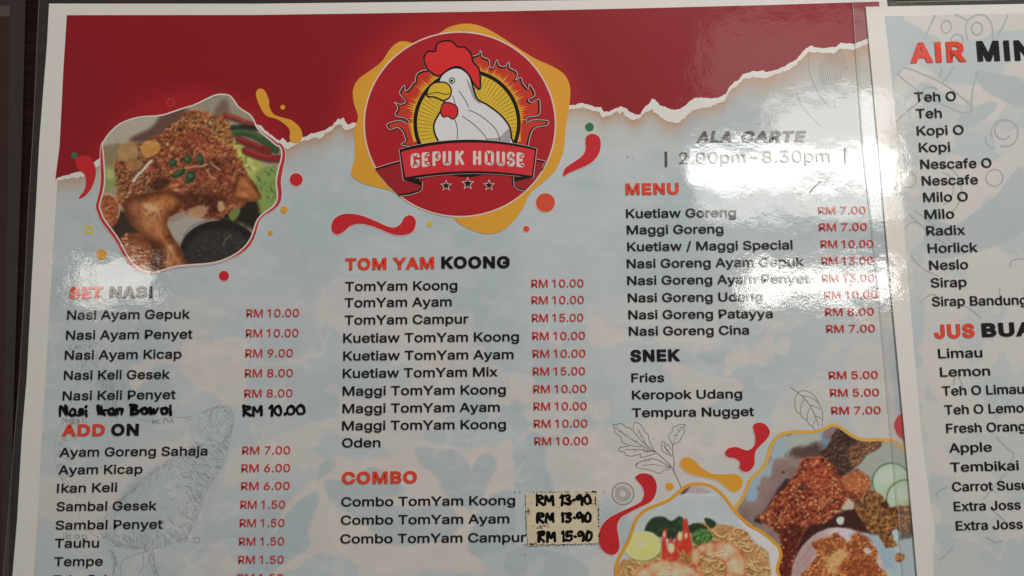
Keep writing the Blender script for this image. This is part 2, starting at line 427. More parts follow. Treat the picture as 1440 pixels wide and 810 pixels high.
# ------------------------------------------------------------------ lettering
try:                                             # the plain sans serif that comes with Blender itself
    import os
    SANS = bpy.data.fonts.load(os.path.join(bpy.utils.system_resource('DATAFILES', path='fonts'), 'Inter.woff2'))
except Exception:
    SANS = None
def _outlines(text, shear, space, offset):
    c = bpy.data.curves.new('t', 'FONT'); c.body = text; c.size = 1; c.offset = offset; c.shear = shear
    if SANS: c.font = SANS
    c.space_character = space; c.resolution_u = 3; c.fill_mode = 'NONE'
    o = bpy.data.objects.new('t', c); COL.objects.link(o)
    dg = bpy.context.evaluated_depsgraph_get(); ev = o.evaluated_get(dg); m = ev.to_mesh()
    v = np.array([x.co[:2] for x in m.vertices]); ce = [tuple(x.vertices) for x in m.edges]
    ev.to_mesh_clear(); bpy.data.objects.remove(o); bpy.data.curves.remove(c)
    nb = {}
    for a, b in ce: nb.setdefault(a, []).append(b); nb.setdefault(b, []).append(a)
    seen = set(); loops = []
    for st in nb:
        if st in seen: continue
        lp = [st]; seen.add(st)
        while True:
            q = [x for x in nb[lp[-1]] if x not in seen]
            if not q: break
            lp.append(q[0]); seen.add(q[0])
        P_ = v[lp]; keep = [k for k in range(len(P_)) if np.hypot(*(P_[k] - P_[k - 1])) > 1e-5]
        if len(keep) > 2: loops.append(P_[keep])
    if shear: return loops
    out, dx = [], 0.0                            # plain bars for I and l, a plain 1
    for q in loops:
        x0, x1, h = q[:, 0].min(), q[:, 0].max(), q[:, 1].max(); y0 = q[:, 1].min()
        if len(q) == 4 and abs(y0) < .01 and h < .07: dx -= .05; continue
        if len(q) == 12 and abs(x1 - x0 - .238) < .012 and h > .49:
            a, b = x0 + .087, x0 + .152; q = np.array([(a, 0), (a, h), (b, h), (b, 0)]) + [dx - .03, 0]; dx -= .06
        elif len(q) > 18 and abs(x1 - x0 - .128) < .008 and h > .49 and y0 > -.01:
            q = np.array([(x0, 0), (x0, h + .02), (x0 + .061, h + .02), (x0 + .061, 0)]) + [dx, 0]; dx -= .02
        else: q = q + [dx, 0]
        out.append(q)
    return out
def _area(q): return 0.5 * (q[:, 0] * np.roll(q[:, 1], -1) - np.roll(q[:, 0], -1) * q[:, 1]).sum()
def _inside(pt, q):
    x, y = pt; a, b = q, np.roll(q, -1, 0); c = (a[:, 1] > y) != (b[:, 1] > y); d = b[:, 1] - a[:, 1]
    return (c & (x < (b[:, 0] - a[:, 0]) * (y - a[:, 1]) / np.where(d == 0, 1, d) + a[:, 0])).sum() % 2 == 1
def glyphs(text, bold=0.0, shear=0.0, space=1.0):
    """filled letters of a line of text, [(points, faces, lift)]; a bolder weight adds a rim round every outline"""
    loops = _outlines(text, shear, space, min(bold, 0)); ar = [_area(q) for q in loops]; sign = 1 if ar[int(np.argmax(np.abs(ar)))] > 0 else -1
    outer = [q for q, a in zip(loops, ar) if a * sign > 0]; holes = [q for q, a in zip(loops, ar) if a * sign < 0]; out = []
    for k, q in enumerate(outer):
        hs = [h for h in holes if _inside(h[0], q) and abs(_area(h)) < abs(_area(q))]
        tri = tessellate_polygon([[Vector((a, b, 0)) for a, b in x] for x in [q] + hs])
        out.append((np.vstack([q] + hs), [tuple(t) for t in tri], .1 * (k % 3)))
    if bold > 0:
        for k, P_ in enumerate(loops):
            e1 = P_ - np.roll(P_, 1, 0); e2 = np.roll(P_, -1, 0) - P_
            e1 /= np.linalg.norm(e1, axis=1)[:, None]; e2 /= np.linalg.norm(e2, axis=1)[:, None]
            n1 = np.column_stack([e1[:, 1], -e1[:, 0]]) * sign; n2 = np.column_stack([e2[:, 1], -e2[:, 0]]) * sign
            m = n1 + n2; m /= np.maximum((m * m).sum(1) / 2, 0.35)[:, None]
            n = len(P_); out.append((np.vstack([P_, P_ + m * bold]), [(i, (i + 1) % n, (i + 1) % n + n, i + n) for i in range(n)], -.1 - .1 * (k % 3)))
    return out
CAP = glyphs('H')[0][0][:, 1].max()

def lettering(name, parts, parent, L, cap, zf=z_food, bold=0.012, mats=None, shear=0.0, label=None, sx=None, space=1.0):
    """parts: (text, x0, baseline at x0, x1 or None, baseline at x1, material index)"""
    s = Shape()
    for text, x0, y0, x1, y1, mi in parts:
        gl = glyphs(text, bold, shear, space); allv = np.vstack([g[0] for g in gl]); lo, hi = allv[:, 0].min(), allv[:, 0].max()
        ky = cap / (CAP + 2 * bold)
        if x1 is None: kx, sl = ky * (sx or 1.1), y1
        else: kx = (x1 - x0) / (hi - lo); sl = (y1 - y0) / (x1 - x0)
        for v, f, dz in gl:
            X = x0 + (v[:, 0] - lo) * kx; up = (v[:, 1] + bold) * ky
            Y = y0 + (X - x0) * sl - up
            s.add(np.column_stack([X - up * (X - 579) / 9570, Y]), f, mi, dz)
    return s.build(name, mats, parent, L, zf, label)

# ------------------------------------------------------------------ the food menu
food = thing('food_menu', 'large laminated food menu with torn red banner, emblem and priced dish columns', 'menu', None)
paper_l = [(69, 5), (66, 63), (61, 125), (55, 203), (50.5, 290), (44, 406), (37.6, 531), (31, 609), (24, 732), (17, 815), (10, 900), (1330, 885), (1312, 700), (1285, 400), (1262, 150), (1247, -3), (1000, -2.0), (720, 1), (360, 5.2)]
slab('paper_sheet', paper_l, M_PAPER, food, z_food, 0, 0.0005)
film = [(54, -2), (50, 100), (44.5, 203), (38, 320), (33.5, 406), (24.6, 560), (20, 609), (7, 760), (-3, 910), (1345, 895), (1262, -12), (720, -6), (360, -2)]
s = Shape()                                      # the clear welded edge of the lamination, a ring round the paper
a = np.array(paper_l); edge_l = [(54, -2), (51, 60), (48.5, 125), (44.5, 203), (39, 290), (33.5, 406), (26.3, 531), (20, 609), (10, 732), (3, 815), (-5, 910), (1345, 897), (1327, 700), (1300, 400), (1277, 150), (1262, -12), (1000, -9), (720, -6), (360, -2.5)]
s.add(paper_l + edge_l, [(i, (i + 1) % 19, (i + 1) % 19 + 19, i + 19) for i in range(19)])
s.build('laminate_border', M_FILM, food, 0.5)
s = Shape(); s.ribbon([(55.2, -1), (52, 60), (49.5, 125), (45.5, 203), (40, 290), (34.5, 406), (27.3, 531), (21, 609), (11, 732), (4, 815)], 1.0)
s.build('laminate_lip', ink('film_edge_grey', (84, 72, 64), 0.5, 0.4, scale=300), food, 1)

torn_top = [(78, 253)] + r01((325, 185), (350, 180), (380, 172), (420, 158), (445, 155), (470, 150), (515, 108), (550, 82), (620, 30)) + [(250, 190), (330, 170), (366, 176)] + \
    r10((70, 745), (100, 770), (130, 790), (150, 772), (175, 800), (215, 790), (255, 770), (290, 762), (310, 748), (335, 745), (355, 740), (375, 735), (400, 718), (425, 710), (440, 690), (460, 665), (475, 672), (490, 660), (500, 680), (515, 700), (530, 695), (548, 688), (580, 692)) + [(560, 165), (720, 155)] + \
    r20((290, 592), (350, 588), (395, 577), (430, 590), (470, 600), (500, 600), (515, 628), (545, 625), (580, 605), (610, 598), (640, 605), (660, 630), (695, 643), (720, 640), (740, 605), (770, 578), (785, 555), (805, 560), (830, 590), (860, 598), (890, 610), (915, 615), (945, 608), (975, 590), (1000, 565), (1030, 550), (1080, 548), (1130, 550), (1165, 545), (1200, 525), (1220, 490), (1245, 460), (1275, 445), (1295, 415), (1330, 405), (1355, 395), (1380, 402), (1410, 395), (1430, 405)) + \
    r30((10, 400), (50, 390), (90, 375), (120, 352), (160, 335), (185, 300), (210, 275), (240, 255), (280, 270), (330, 268), (380, 262), (410, 240), (450, 243), (490, 245), (520, 232), (555, 218), (640, 205))
torn_bot = [(77.5, 256)] + r01((325, 205), (360, 195), (400, 190), (440, 188), (475, 178), (530, 130), (558, 118), (640, 40)) + [(250, 200), (330, 180), (366, 186)] + \
    r10((95, 790), (130, 810), (175, 838), (215, 815), (255, 790), (300, 785), (330, 770), (355, 778), (375, 765), (400, 742), (420, 735), (440, 712), (460, 700), (480, 700), (500, 735), (520, 725), (545, 720), (580, 715)) + [(560, 172), (720, 163)] + \
    r20((290, 622), (350, 612), (400, 602), (450, 620), (490, 630), (510, 662), (540, 650), (570, 640), (590, 625), (605, 640), (620, 625), (640, 655), (680, 672), (710, 668), (735, 640), (780, 615), (810, 640), (850, 672), (890, 685), (915, 690), (940, 685), (970, 660), (1010, 620), (1060, 605), (1110, 600), (1150, 580), (1190, 570), (1215, 515), (1250, 490), (1275, 470), (1300, 445), (1340, 435), (1380, 435), (1420, 440)) + \
    r30((10, 432), (50, 412), (100, 400), (140, 378), (170, 350), (195, 325), (230, 292), (280, 292), (330, 298), (370, 300), (400, 275), (440, 275), (480, 282), (520, 262), (560, 245), (640, 230))
def ragged(pts, amp, seed, step=2.2):
    r = random.Random(seed); out = []
    for a, b in zip(pts[:-1], pts[1:]):
        n = max(1, int(math.dist(a, b) / step))
        for k in range(n):
            t = k / n; out.append((a[0] + (b[0] - a[0]) * t + r.uniform(-amp, amp) * 0.6, a[1] + (b[1] - a[1]) * t + r.uniform(-amp, amp)))
    return out + [pts[-1]]
t_top, t_bot = ragged(torn_top, 0.75, 1), ragged(torn_bot, 1.1, 2)

# the watery blue ground of the print
LEFT = [(94, 21.3), (89, 100), (84, 203), (77.7, 303), (71.5, 406), (64, 531), (59, 609), (54, 707), (47, 815)]
w = Picture(40, 0, 1300, 816, 2.4, 0.58)
w.fit(LEFT, [(1232, 2.5), (1250, 100), (1312, 700), (1325, 816)], [(94, 22.3), (360, 22), (720, 16.6), (1080, 8), (1232, 3.5)])
w.fill((161, 173, 176))
n1 = fbm(w.X, w.Y, 120, 3, 5); n2 = fbm(w.X, w.Y, 60, 13, 5)
w.put((152, 167, 172), sst(.45, .7, n1)); w.put((168, 176, 176), sst(.5, .72, n2) * .6)
PALE = (182, 177, 173); BLUE = (150, 165, 171)
rip = .72 + .5 * fbm(w.X + w.Y * .5, w.Y * 1.4, 26, 67)   # wet, uneven wash inside every patch
def pale(*polys, c=PALE, a=0.85, rough=7):
    for q in polys: w.put(c, np.clip(a * rip, 0, 1) * w.mask(q, 2.2, rough))
# ragged pale patches over the lower two thirds
f = fbm(w.X * 0.8 + w.Y * 0.5, w.Y * 1.1 - w.X * 0.3, 95, 47, 4)
w.put(PALE, .7 * sst(.535, .565, f + .16 * (fbm(w.X, w.Y, 18, 59) - .5)) * sst(190, 330, w.X) * sst(395, 480, w.Y) * (1 - sst(430, 520, w.X) * sst(640, 700, -w.Y + 1300) * 0))
pale(r02((1050, 300), (1200, 296), (1380, 300), (1380, 640), (1300, 660), (1200, 600), (1100, 560), (1040, 480), (1000, 430), (860, 440), (820, 520), (760, 560), (720, 480), (760, 420), (900, 400), (1000, 380)))
pale(r12((350, 20), (480, -60), (940, -30), (1000, 60), (940, 130), (1000, 300), (1436, 480), (1436, 600), (1100, 560), (960, 560), (880, 520), (840, 440), (620, 330), (480, 270), (400, 160), (360, 300), (350, 200), (320, 120)), a=.6)
pale(r12((240, 380), (320, 330), (350, 400), (300, 390), (200, 430), (0, 430), (0, 400), (120, 410)), r12((420, 730), (560, 700), (700, 730), (520, 740), (300, 800), (130, 810), (400, 750)), a=.6, rough=3)
pale(r13((450, 145), (650, 150), (850, 120), (900, 80), (1050, 75), (1150, 95), (1340, 85), (1436, 70), (1436, 330), (1290, 400), (1230, 480), (1190, 600), (1240, 700), (1290, 800), (1060, 780), (870, 765), (700, 790), (560, 730), (400, 685), (300, 690), (230, 750), (100, 790), (300, 560), (340, 330), (200, 440), (50, 640), (100, 540), (240, 330), (350, 250)), a=.95)
for q in (r13((890, 110), (930, 92), (1050, 95), (1120, 105), (1170, 150), (1205, 215), (1240, 150), (1300, 130), (1345, 160), (1340, 220), (1290, 320), (1260, 400), (1210, 440), (1130, 400), (1050, 330), (1000, 240), (930, 190)),
          r13((380, 290), (420, 270), (480, 270), (560, 240), (640, 200), (700, 215), (760, 260), (850, 310), (830, 350), (750, 365), (690, 390), (900, 430), (1060, 400), (1130, 470), (1170, 520), (1110, 560), (1080, 600), (900, 630), (740, 630), (650, 570), (600, 500), (480, 440), (420, 380)),
          r13((340, 340), (345, 420), (310, 440), (295, 560), (300, 640), (240, 690), (150, 740), (20, 790), (-40, 700), (100, 560), (180, 470), (250, 390)),
          r13((370, 175), (440, 175), (430, 215), (360, 270), (340, 280)),
          r13((1260, 440), (1300, 380), (1436, 330), (1436, 620), (1290, 700), (1200, 680), (1190, 600), (1220, 520)),
          r23((260, 200), (300, 120), (370, 150), (380, 190), (330, 220), (460, 200), (470, 290), (400, 330), (260, 320), (230, 240)),
          r23((0, 150), (60, 130), (130, 200), (240, 240), (250, 300), (200, 330), (160, 250), (60, 220)),
          r23((1060, 15), (1130, 5), (1190, 25), (1180, 60), (1100, 85), (1060, 60)), r23((500, 440), (620, 450), (680, 560), (640, 640), (480, 660)),
          r22((1040, 360), (1190, 350), (1210, 390), (1180, 420), (1100, 420)), r23((0, 650), (300, 690), (420, 800), (0, 810))):
    w.put(BLUE, np.clip(.85 * rip, 0, 1) * w.mask(q, 2.4, 3))
pale(r22((470, 150), (560, 200), (640, 230), (650, 290), (540, 320), (460, 330), (420, 260)), r22((850, 440), (900, 420), (1000, 440), (1040, 480), (1180, 500), (1280, 520), (1290, 570), (1200, 610), (1030, 680), (960, 640), (900, 520)),
     r22((1200, 380), (1290, 310), (1370, 370), (1380, 420), (1210, 420)), r22((0, 460), (90, 480), (130, 530), (90, 590), (110, 640), (0, 600)), r22((110, 210), (200, 230), (280, 290), (270, 320), (180, 260)), rough=4, a=.8)
pale([(880, 600), (960, 575), (1060, 590), (1050, 640), (960, 640), (1000, 690), (900, 740), (850, 690), (800, 720), (770, 640), (830, 600)], a=.75)
pale([(1095, 560), (1150, 535), (1175, 560), (1160, 600), (1090, 610)], [(1190, 500), (1240, 490), (1262, 620), (1205, 615)], r32((340, 300), (410, 300), (410, 370), (345, 365)), a=.6, rough=3)
pale(r03((230, 280), (380, 260), (700, 160), (1000, 40), (1100, 60), (760, 260), (640, 420), (560, 600), (300, 520), (210, 440)), a=.8, rough=5)
w.put(BLUE, .45 * w.mask(r03((640, 420), (760, 280), (1000, 120), (1240, 80), (1240, 300), (1100, 540), (860, 640), (640, 620), (560, 520)), 5, 9))
vn = 1 - np.abs(2 * fbm(w.X * .8 + w.Y * .5 + 12 * w.wx, w.Y - .4 * w.X + 12 * w.wy, 120, 401, 4) - 1)
w.put((190, 187, 183), .32 * sst(.95, .99, vn) * sst(370, 470, w.Y))   # fine white veins of the marbling
# brown drop shadow under the torn edge, printed into the wash colour
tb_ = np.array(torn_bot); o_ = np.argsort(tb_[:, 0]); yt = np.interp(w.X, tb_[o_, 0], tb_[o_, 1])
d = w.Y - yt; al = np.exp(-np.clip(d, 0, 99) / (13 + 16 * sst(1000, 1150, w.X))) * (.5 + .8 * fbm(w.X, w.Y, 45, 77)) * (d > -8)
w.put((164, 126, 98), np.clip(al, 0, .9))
f = Shape()
clip = LEFT + [(1325, 816), (1312, 700), (1250, 100), (1232, 2.5), (1080, 7.5), (720, 15.6), (360, 21)]
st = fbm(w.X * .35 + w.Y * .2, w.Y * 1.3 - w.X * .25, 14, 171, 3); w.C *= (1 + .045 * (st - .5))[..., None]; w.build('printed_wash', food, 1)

s = Shape(); s.poly([(94, 21.3), (360, 21), (540, 18.5), (720, 15.6), (900, 11.6), (1080, 7.0), (1236, 2.2), (1243, 52)] + t_top[::-1] + [(84, 203), (89, 100)]); s.build('red_banner', M_BANNER, food, 2)
s = Shape(); s.poly(t_top + t_bot[::-1]); s.build('torn_paper_edge', M_WHITE, food, 3)

# ------------------------------------------------------------------ splashes and drops
def splash(pts, mat, outline=M_PINK, n=8, L=5):
    p = smooth(pts, n=n); s = Shape(); s.poly(p); mats = [mat]
    if outline: s.ribbon(p, 0.9, True, 1, 0.5); mats.append(outline)
    s.build('colour_splash', mats, food, L)
splash(r10((0, 520), (20, 497), (50, 510), (72, 560), (75, 600), (100, 640), (150, 660), (200, 675), (245, 715), (260, 760), (250, 790), (225, 803), (198, 795), (188, 770), (190, 735), (170, 705), (120, 670), (70, 655), (40, 630), (10, 570)), M_ORANGE, None)
splash(r01((420, 85), (470, 62), (510, 75), (535, 130), (535, 180), (515, 240), (480, 285), (445, 304), (446, 292), (470, 262), (482, 215), (474, 170), (440, 140)), M_RED, None)
splash(r11((420, 465), (435, 420), (480, 392), (540, 388), (600, 400), (670, 428), (730, 455), (775, 464), (810, 445), (830, 410), (862, 395), (893, 415), (897, 455), (875, 495), (820, 512), (760, 505), (700, 480), (640, 458), (580, 448), (530, 460), (495, 490), (458, 508), (430, 495)), M_RED)
splash(r21((410, -20), (415, -45), (450, -62), (488, -45), (500, -5), (490, 50), (460, 92), (420, 120), (370, 142), (320, 163), (292, 181), (284, 168), (300, 130), (345, 98), (390, 65), (410, 30)), M_RED)
splash(r23((690, 262), (705, 240), (740, 232), (785, 245), (812, 290), (808, 350), (778, 395), (720, 425), (660, 455), (612, 485), (592, 530), (600, 590), (605, 650), (585, 685), (550, 693), (510, 670), (488, 630), (488, 580), (500, 530), (540, 485), (600, 452), (670, 420), (722, 390), (738, 350), (728, 310)), M_RED)
splash(r23((940, 180), (955, 150), (990, 142), (1030, 165), (1070, 205), (1120, 232), (1190, 238), (1250, 235), (1290, 260), (1295, 300), (1270, 332), (1235, 338), (1195, 310), (1150, 275), (1090, 260), (1020, 245), (965, 220)), M_ORANGE)
splash([(1058.3, 600.2), (1061.7, 595.4), (1069.2, 593.8), (1076.7, 596.8), (1082.1, 603.6), (1082.8, 610.4), (1078, 618.5), (1069.9, 626.7), (1063.1, 634.8), (1061.7, 644.3), (1061, 653.8), (1055, 662), (1046.8, 664), (1039.5, 659), (1039.6, 650), (1033, 645), (1023, 643), (1019, 637), (1024.6, 630), (1035.9, 628.3), (1050.9, 632.8), (1059.5, 627), (1061.5, 616)], M_RED)
splash([(1257, 599.5), (1259.5, 589), (1266, 582), (1276, 580), (1285, 590), (1285, 616), (1277, 622), (1263, 613)], M_RED)
def dot(x, y, r, mat, outline=None, hollow=0):
    s = Shape(); mats = [mat]
    if hollow: s.ring(x, y, r, r, hollow)
    else: s.disc(x, y, r)
    if outline: s.ring(x, y, r, r, 0.9, 1, 0.5); mats.append(outline)
    s.build('colour_dot', mats, food, 5)
dot(397.6, 150.9, 3.4, M_ORANGE); dot(239.9, 144.4, 5.4, M_DOT, None, 1.0); dot(104.5, 218.6, 4.4, M_GREEN); dot(416.4, 252.6, 9.6, M_RED, M_PINK)
dot(399.4, 295, 5.2, M_ORANGE); dot(380, 327.6, 3.7, M_ORANGE); dot(604, 314.8, 4, M_YEL); dot(124.8, 322.8, 4.8, M_OLIVE, None, 3.6); dot(143, 357.7, 7.4, M_ORANGE)
dot(314.9, 388, 7.6, M_RED, M_PINK); dot(829, 178.5, 6, M_GREEN); dot(767, 285, 13.8, M_DOT, M_PINK); dot(740, 322, 4.8, M_DOT, M_PINK); dot(941.6, 684.2, 5.6, M_ORANGE)

# ------------------------------------------------------------------ the emblem
blob = smooth(lgA((575, 75), (640, 35), (740, 14), (830, 28), (930, 75), (1060, 160), (1180, 235), (1290, 285), (1370, 340), (1402, 420), (1400, 520), (1383, 620), (1370, 720)) + lgB((1370, 130), (1355, 210), (1310, 310), (1230, 390), (1150, 460), (1100, 560), (1030, 650), (960, 700), (880, 715), (790, 695), (700, 650), (640, 600), (450, 540), (270, 445), (180, 420), (80, 390), (20, 345), (25, 290), (40, 230), (40, 150), (35, 50)) + lgA((48, 650), (60, 600), (35, 520), (28, 440), (60, 370), (140, 310), (210, 255), (260, 180), (310, 135), (360, 126), (450, 140)), n=6)
s = Shape(); s.poly(blob); emblem = s.build('shop_emblem', M_ORANGE, food, 6)
CX, CY, RX, RY = 646.7, 174.8, 134.5, 129.8
s = Shape(); s.disc(CX, CY, RX, RY, n=120); s.ring(CX, CY, RX, RY, 1.9, 1, 0.5, 120); s.build('round_field', [ink('emblem_red_ink', (146, 29, 36), 0.56, 0.05), M_PINK], emblem, 7)
fl = smooth(lgA((400, 790), (370, 750), (350, 700), (318, 672), (272, 685), (250, 655), (300, 632), (345, 632), (380, 650), (388, 632), (360, 612), (318, 605), (302, 585), (318, 560), (314, 535), (298, 515), (335, 528), (368, 515), (352, 490), (330, 460), (340, 430), (362, 410), (368, 445), (395, 425), (415, 395), (428, 388), (428, 368), (440, 335), (480, 316), (520, 310), (560, 260), (800, 225), (832, 193), (846, 232), (885, 250), (893, 295), (912, 298), (935, 252), (950, 285), (985, 292), (1010, 265), (1015, 300), (1055, 322), (1062, 350), (1052, 378), (1085, 362), (1100, 400), (1130, 430), (1138, 402), (1172, 455), (1165, 480), (1132, 498), (1150, 518), (1200, 498), (1203, 580), (1180, 600), (1125, 610), (1120, 640), (1160, 625), (1250, 630), (1246, 658), (1180, 672), (1150, 705), (1130, 785), (1120, 800)), n=5)
s = Shape(); s.poly(fl); s.ribbon(fl, 2.6, True, 1, 0.3); s.ribbon((fl - [646, 190]) * 1.016 + [646, 190], 0.7, True, 2, 0.6); s.build('flame_ring', [M_FIRE, M_BLACK, M_WHITE], emblem, 8.5)
DX, DY, DR = 656.7, 173.2, 75.5                   # sun disc
s = Shape(); r = random.Random(4)
spk = []
for k in range(150):
    a = math.pi + math.pi * k / 149; rr = DR + (1.5 if k % 2 else r.uniform(5, 17)); spk.append((DX + rr * math.cos(a), DY + rr * math.sin(a)))
s.poly(spk + [(DX + DR, DY + 26), (DX - DR, DY + 26)]); s.poly([(DX + (x - DX) * .955, DY + (y - DY) * .955) for x, y in spk] + [(DX + DR, DY + 26), (DX - DR, DY + 26)], 1, .25)
s.build('yellow_flame', [ink('flame_orange_ink', (196, 96, 36), 0.56, 0.2, scale=400), M_YEL], emblem, 9.8)
s = Shape(); s.disc(DX, DY, DR, DR, 0, 0, 90); s.disc(DX, DY, DR - 5.4, DR - 5.4, 1, 0.3, 90)
for k in range(46):
    a = math.radians(-200 + 220 * k / 45); c_, s_ = math.cos(a), math.sin(a)
    s.ribbon([(DX + 14 * c_, DY + 10 + 14 * s_), (DX + 42 * c_, DY + 4 + 42 * s_), (DX + 69 * c_, DY + 69 * s_)], [.25, .45, 1.15], False, 2, 0.6)
s.build('sun_disc', [M_BLACK, M_YEL, ink('sun_ray_ink', (128, 98, 34), 0.58, 0.1)], emblem, 11)

# a plain farmyard rooster standing in for the figure on the emblem
body = smooth(lgA((600, 330), (660, 296), (715, 300), (765, 345), (790, 420), (815, 490), (880, 530), (960, 590), (1015, 660), (1030, 730), (1005, 785), (620, 770), (560, 740), (540, 660), (570, 590), (600, 540), (606, 470), (575, 420), (575, 370)), n=7)
s = Shape(); s.poly(body, 0); s.ribbon(body, 2.5, True, 1, 0.4)
for pts in (((760, 560), (840, 600), (930, 680), (960, 760)), ((720, 600), (790, 650), (860, 720), (880, 765)), ((640, 560), (680, 640), (690, 720), (680, 765)), ((700, 440), (740, 500), (760, 545)), ((660, 470), (680, 540), (690, 590))):
    s.ribbon(smooth(lgA(*pts), False), [0.3] + [1.1] * 22 + [0.9] * (len(smooth(lgA(*pts), False)) - 24) + [0.3] if len(smooth(lgA(*pts), False)) > 25 else 1.0, False, 1, 0.6)
sh = smooth(lgA((1015, 680), (1026, 740), (1000, 782), (860, 775), (880, 740), (950, 735)), n=6); s.poly(sh, 2, 0.3)
sh = smooth(lgA((790, 430), (830, 510), (850, 530), (800, 500), (770, 440), (745, 360)), n=6); s.poly(sh, 2, 0.3)
rooster = s.build('plain_rooster', [ink('rooster_white_ink', (205, 200, 196), 0.6, 0.03), M_BLACK, ink('rooster_grey_ink', (140, 140, 146), 0.58, 0.05)], emblem, 12.5)
comb = smooth(lgA((575, 345), (520, 320), (490, 285), (478, 230), (505, 190), (548, 190), (560, 145), (605, 124), (655, 128), (690, 160), (735, 165), (775, 205), (790, 260), (825, 300), (835, 370), (830, 430), (790, 390), (760, 335), (700, 288), (640, 300)), n=7)
s = Shape(); s.poly(comb); s.ribbon(comb, 2.4, True, 1, 0.4); s.ribbon((comb - [636, 70]) * 1.025 + [636, 70], 0.6, True, 2, -0.1); s.build('comb', [ink('comb_red_ink', (184, 40, 44), 0.56, 0.06), M_BLACK, M_WHITE], rooster, 13.5)
wat = smooth(lgA((600, 520), (640, 515), (685, 540), (690, 590), (660, 618), (630, 600), (600, 605), (583, 570)), n=7)
s = Shape(); s.poly(wat); s.ribbon(wat, 1.7, True, 1, 0.4); s.build('wattle', [MATS['comb_red_ink'], M_BLACK], rooster, 13.6)
beak = smooth(lgA((575, 385), (620, 390), (650, 430), (640, 480), (600, 500), (550, 480), (498, 470), (510, 420), (540, 392)), n=7)
s = Shape(); s.poly(beak); s.ribbon(beak, 2.0, True, 1, 0.4); s.ribbon(smooth(lgA((502, 462), (560, 450), (610, 462), (640, 455)), False), 1.2, False, 1, 0.5); s.build('beak', [M_YEL, M_BLACK], rooster, 14.5)
s = Shape(); e = lgA((655, 375))[0]; s.disc(e[0], e[1], 3.9); s.disc(e[0] - .4, e[1] + .3, 2.0, mi=1, dz=.3); s.ring(e[0], e[1], 3.9, 3.9, 1.2, 1, .4); s.build('eye', [M_WHITE, M_BLACK], rooster, 14.5)

# ribbon
def arc_pts(x0, y0, xm, ym, x1, y1, n=24):
    out = []
    for k in range(n + 1):
        t = k / n; l0 = 2 * (t - .5) * (t - 1); l1 = 4 * t * (1 - t); l2 = 2 * t * (t - .5)
        xc = x0 * l0 + xm * l1 + x1 * l2; out.append((xc, y0 * l0 + ym * l1 + y1 * l2))
    return out
tail_l = lgB((345, 255), (322, 262), (250, 282), (172, 306), (200, 345), (250, 405), (318, 470), (380, 462), (440, 445), (462, 430), (466, 375), (380, 370))
tail_r = lgB((1170, 250), (1192, 250), (1246, 262), (1225, 310), (1180, 375), (1117, 440), (1065, 425), (1045, 405), (1040, 350), (1150, 350))
for t in (tail_l, tail_r):
    s = Shape(); s.poly(t); s.ribbon(t[1:4], 2.6, False, 1, .3); s.ribbon(t[6:11] if t is tail_l else t[5:9], 2.6, False, 1, .3)
    s.ribbon(np.array(t[1:4]) - [0, 1.9], .6, False, 2, .5); s.ribbon(np.array(t[6:11] if t is tail_l else t[5:9]) + [(.8, 1.6)], .6, False, 2, .5)
    s.build('ribbon_tail', [ink('ribbon_tail_ink', (134, 32, 38), 0.56, 0.1), M_BLACK, M_WHITE], emblem, 15)
front = lgB(*arc_pts(325, 182, 752, 122, 1188, 176)) + lgB(*arc_pts(1165, 358, 757, 330, 352, 372))
inner = lgB(*arc_pts(333, 196, 752, 137, 1180, 184)) + lgB(*arc_pts(1160, 348, 757, 318, 360, 358))
s = Shape(); s.poly(front); s.ribbon(front, 1.6, True, 0, .2); s.ribbon([(x + (x - 657) * .012, y + (y - 222) * .04) for x, y in front], .6, True, 2, -.2); s.poly(inner, 1, .5)
fold = lgB((352, 372), (440, 362), (462, 395), (462, 410)); s.poly(fold, 0, .1); fold = lgB((1165, 358), (1060, 350), (1045, 365), (1050, 385)); s.poly(fold, 0, .1)
s.build('ribbon', [M_BLACK, M_RIB, M_WHITE], emblem, 16.5)
BLK = {  # blocky college letters: strokes on a 10 x 16 grid
    'G': [[(10, 12), (10, 14), (8, 16), (2, 16), (0, 14), (0, 2), (2, 0), (8, 0), (10, 2), (10, 7), (6, 7)]], 'E': [[(1, 0), (1, 16)], [(-.8, 16), (9.4, 16), (9.4, 12)], [(-.8, 0), (9.4, 0), (9.4, 4)], [(1, 8), (6.8, 8)], [(6.8, 6), (6.8, 10)]],
    'P': [[(1, 0), (1, 16)], [(-.8, 16), (8, 16), (10, 14), (10, 9), (8, 7), (1, 7)], [(-1, 0), (4, 0)]], 'U': [[(0.8, 16), (0.8, 2), (2.8, 0), (7.4, 0), (9.4, 2), (9.4, 16)], [(-1, 16), (3, 16)], [(7.2, 16), (11.2, 16)]],
    'K': [[(1, 0), (1, 16)], [(1, 7), (8.6, 16)], [(4, 9.5), (9, 0)], [(-1, 16), (3.4, 16)], [(-1, 0), (3.4, 0)], [(6.6, 16), (10.4, 16)], [(6.8, 0), (11, 0)]], 'H': [[(1, 0), (1, 16)], [(9, 0), (9, 16)], [(1, 8), (9, 8)], [(-1, 16), (3.4, 16)], [(-1, 0), (3.4, 0)], [(6.6, 16), (11, 16)], [(6.6, 0), (11, 0)]],
    'O': [[(2, 0), (8, 0), (10, 2), (10, 14), (8, 16), (2, 16), (0, 14), (0, 2), (2, 0)]], 'S': [[(9.6, 12), (9.6, 14), (7.6, 16), (2.4, 16), (.4, 14), (.4, 10.4), (2.4, 8.4), (7.6, 7.6), (9.6, 5.6), (9.6, 2), (7.6, 0), (2.4, 0), (.4, 2), (.4, 4.4)]]}
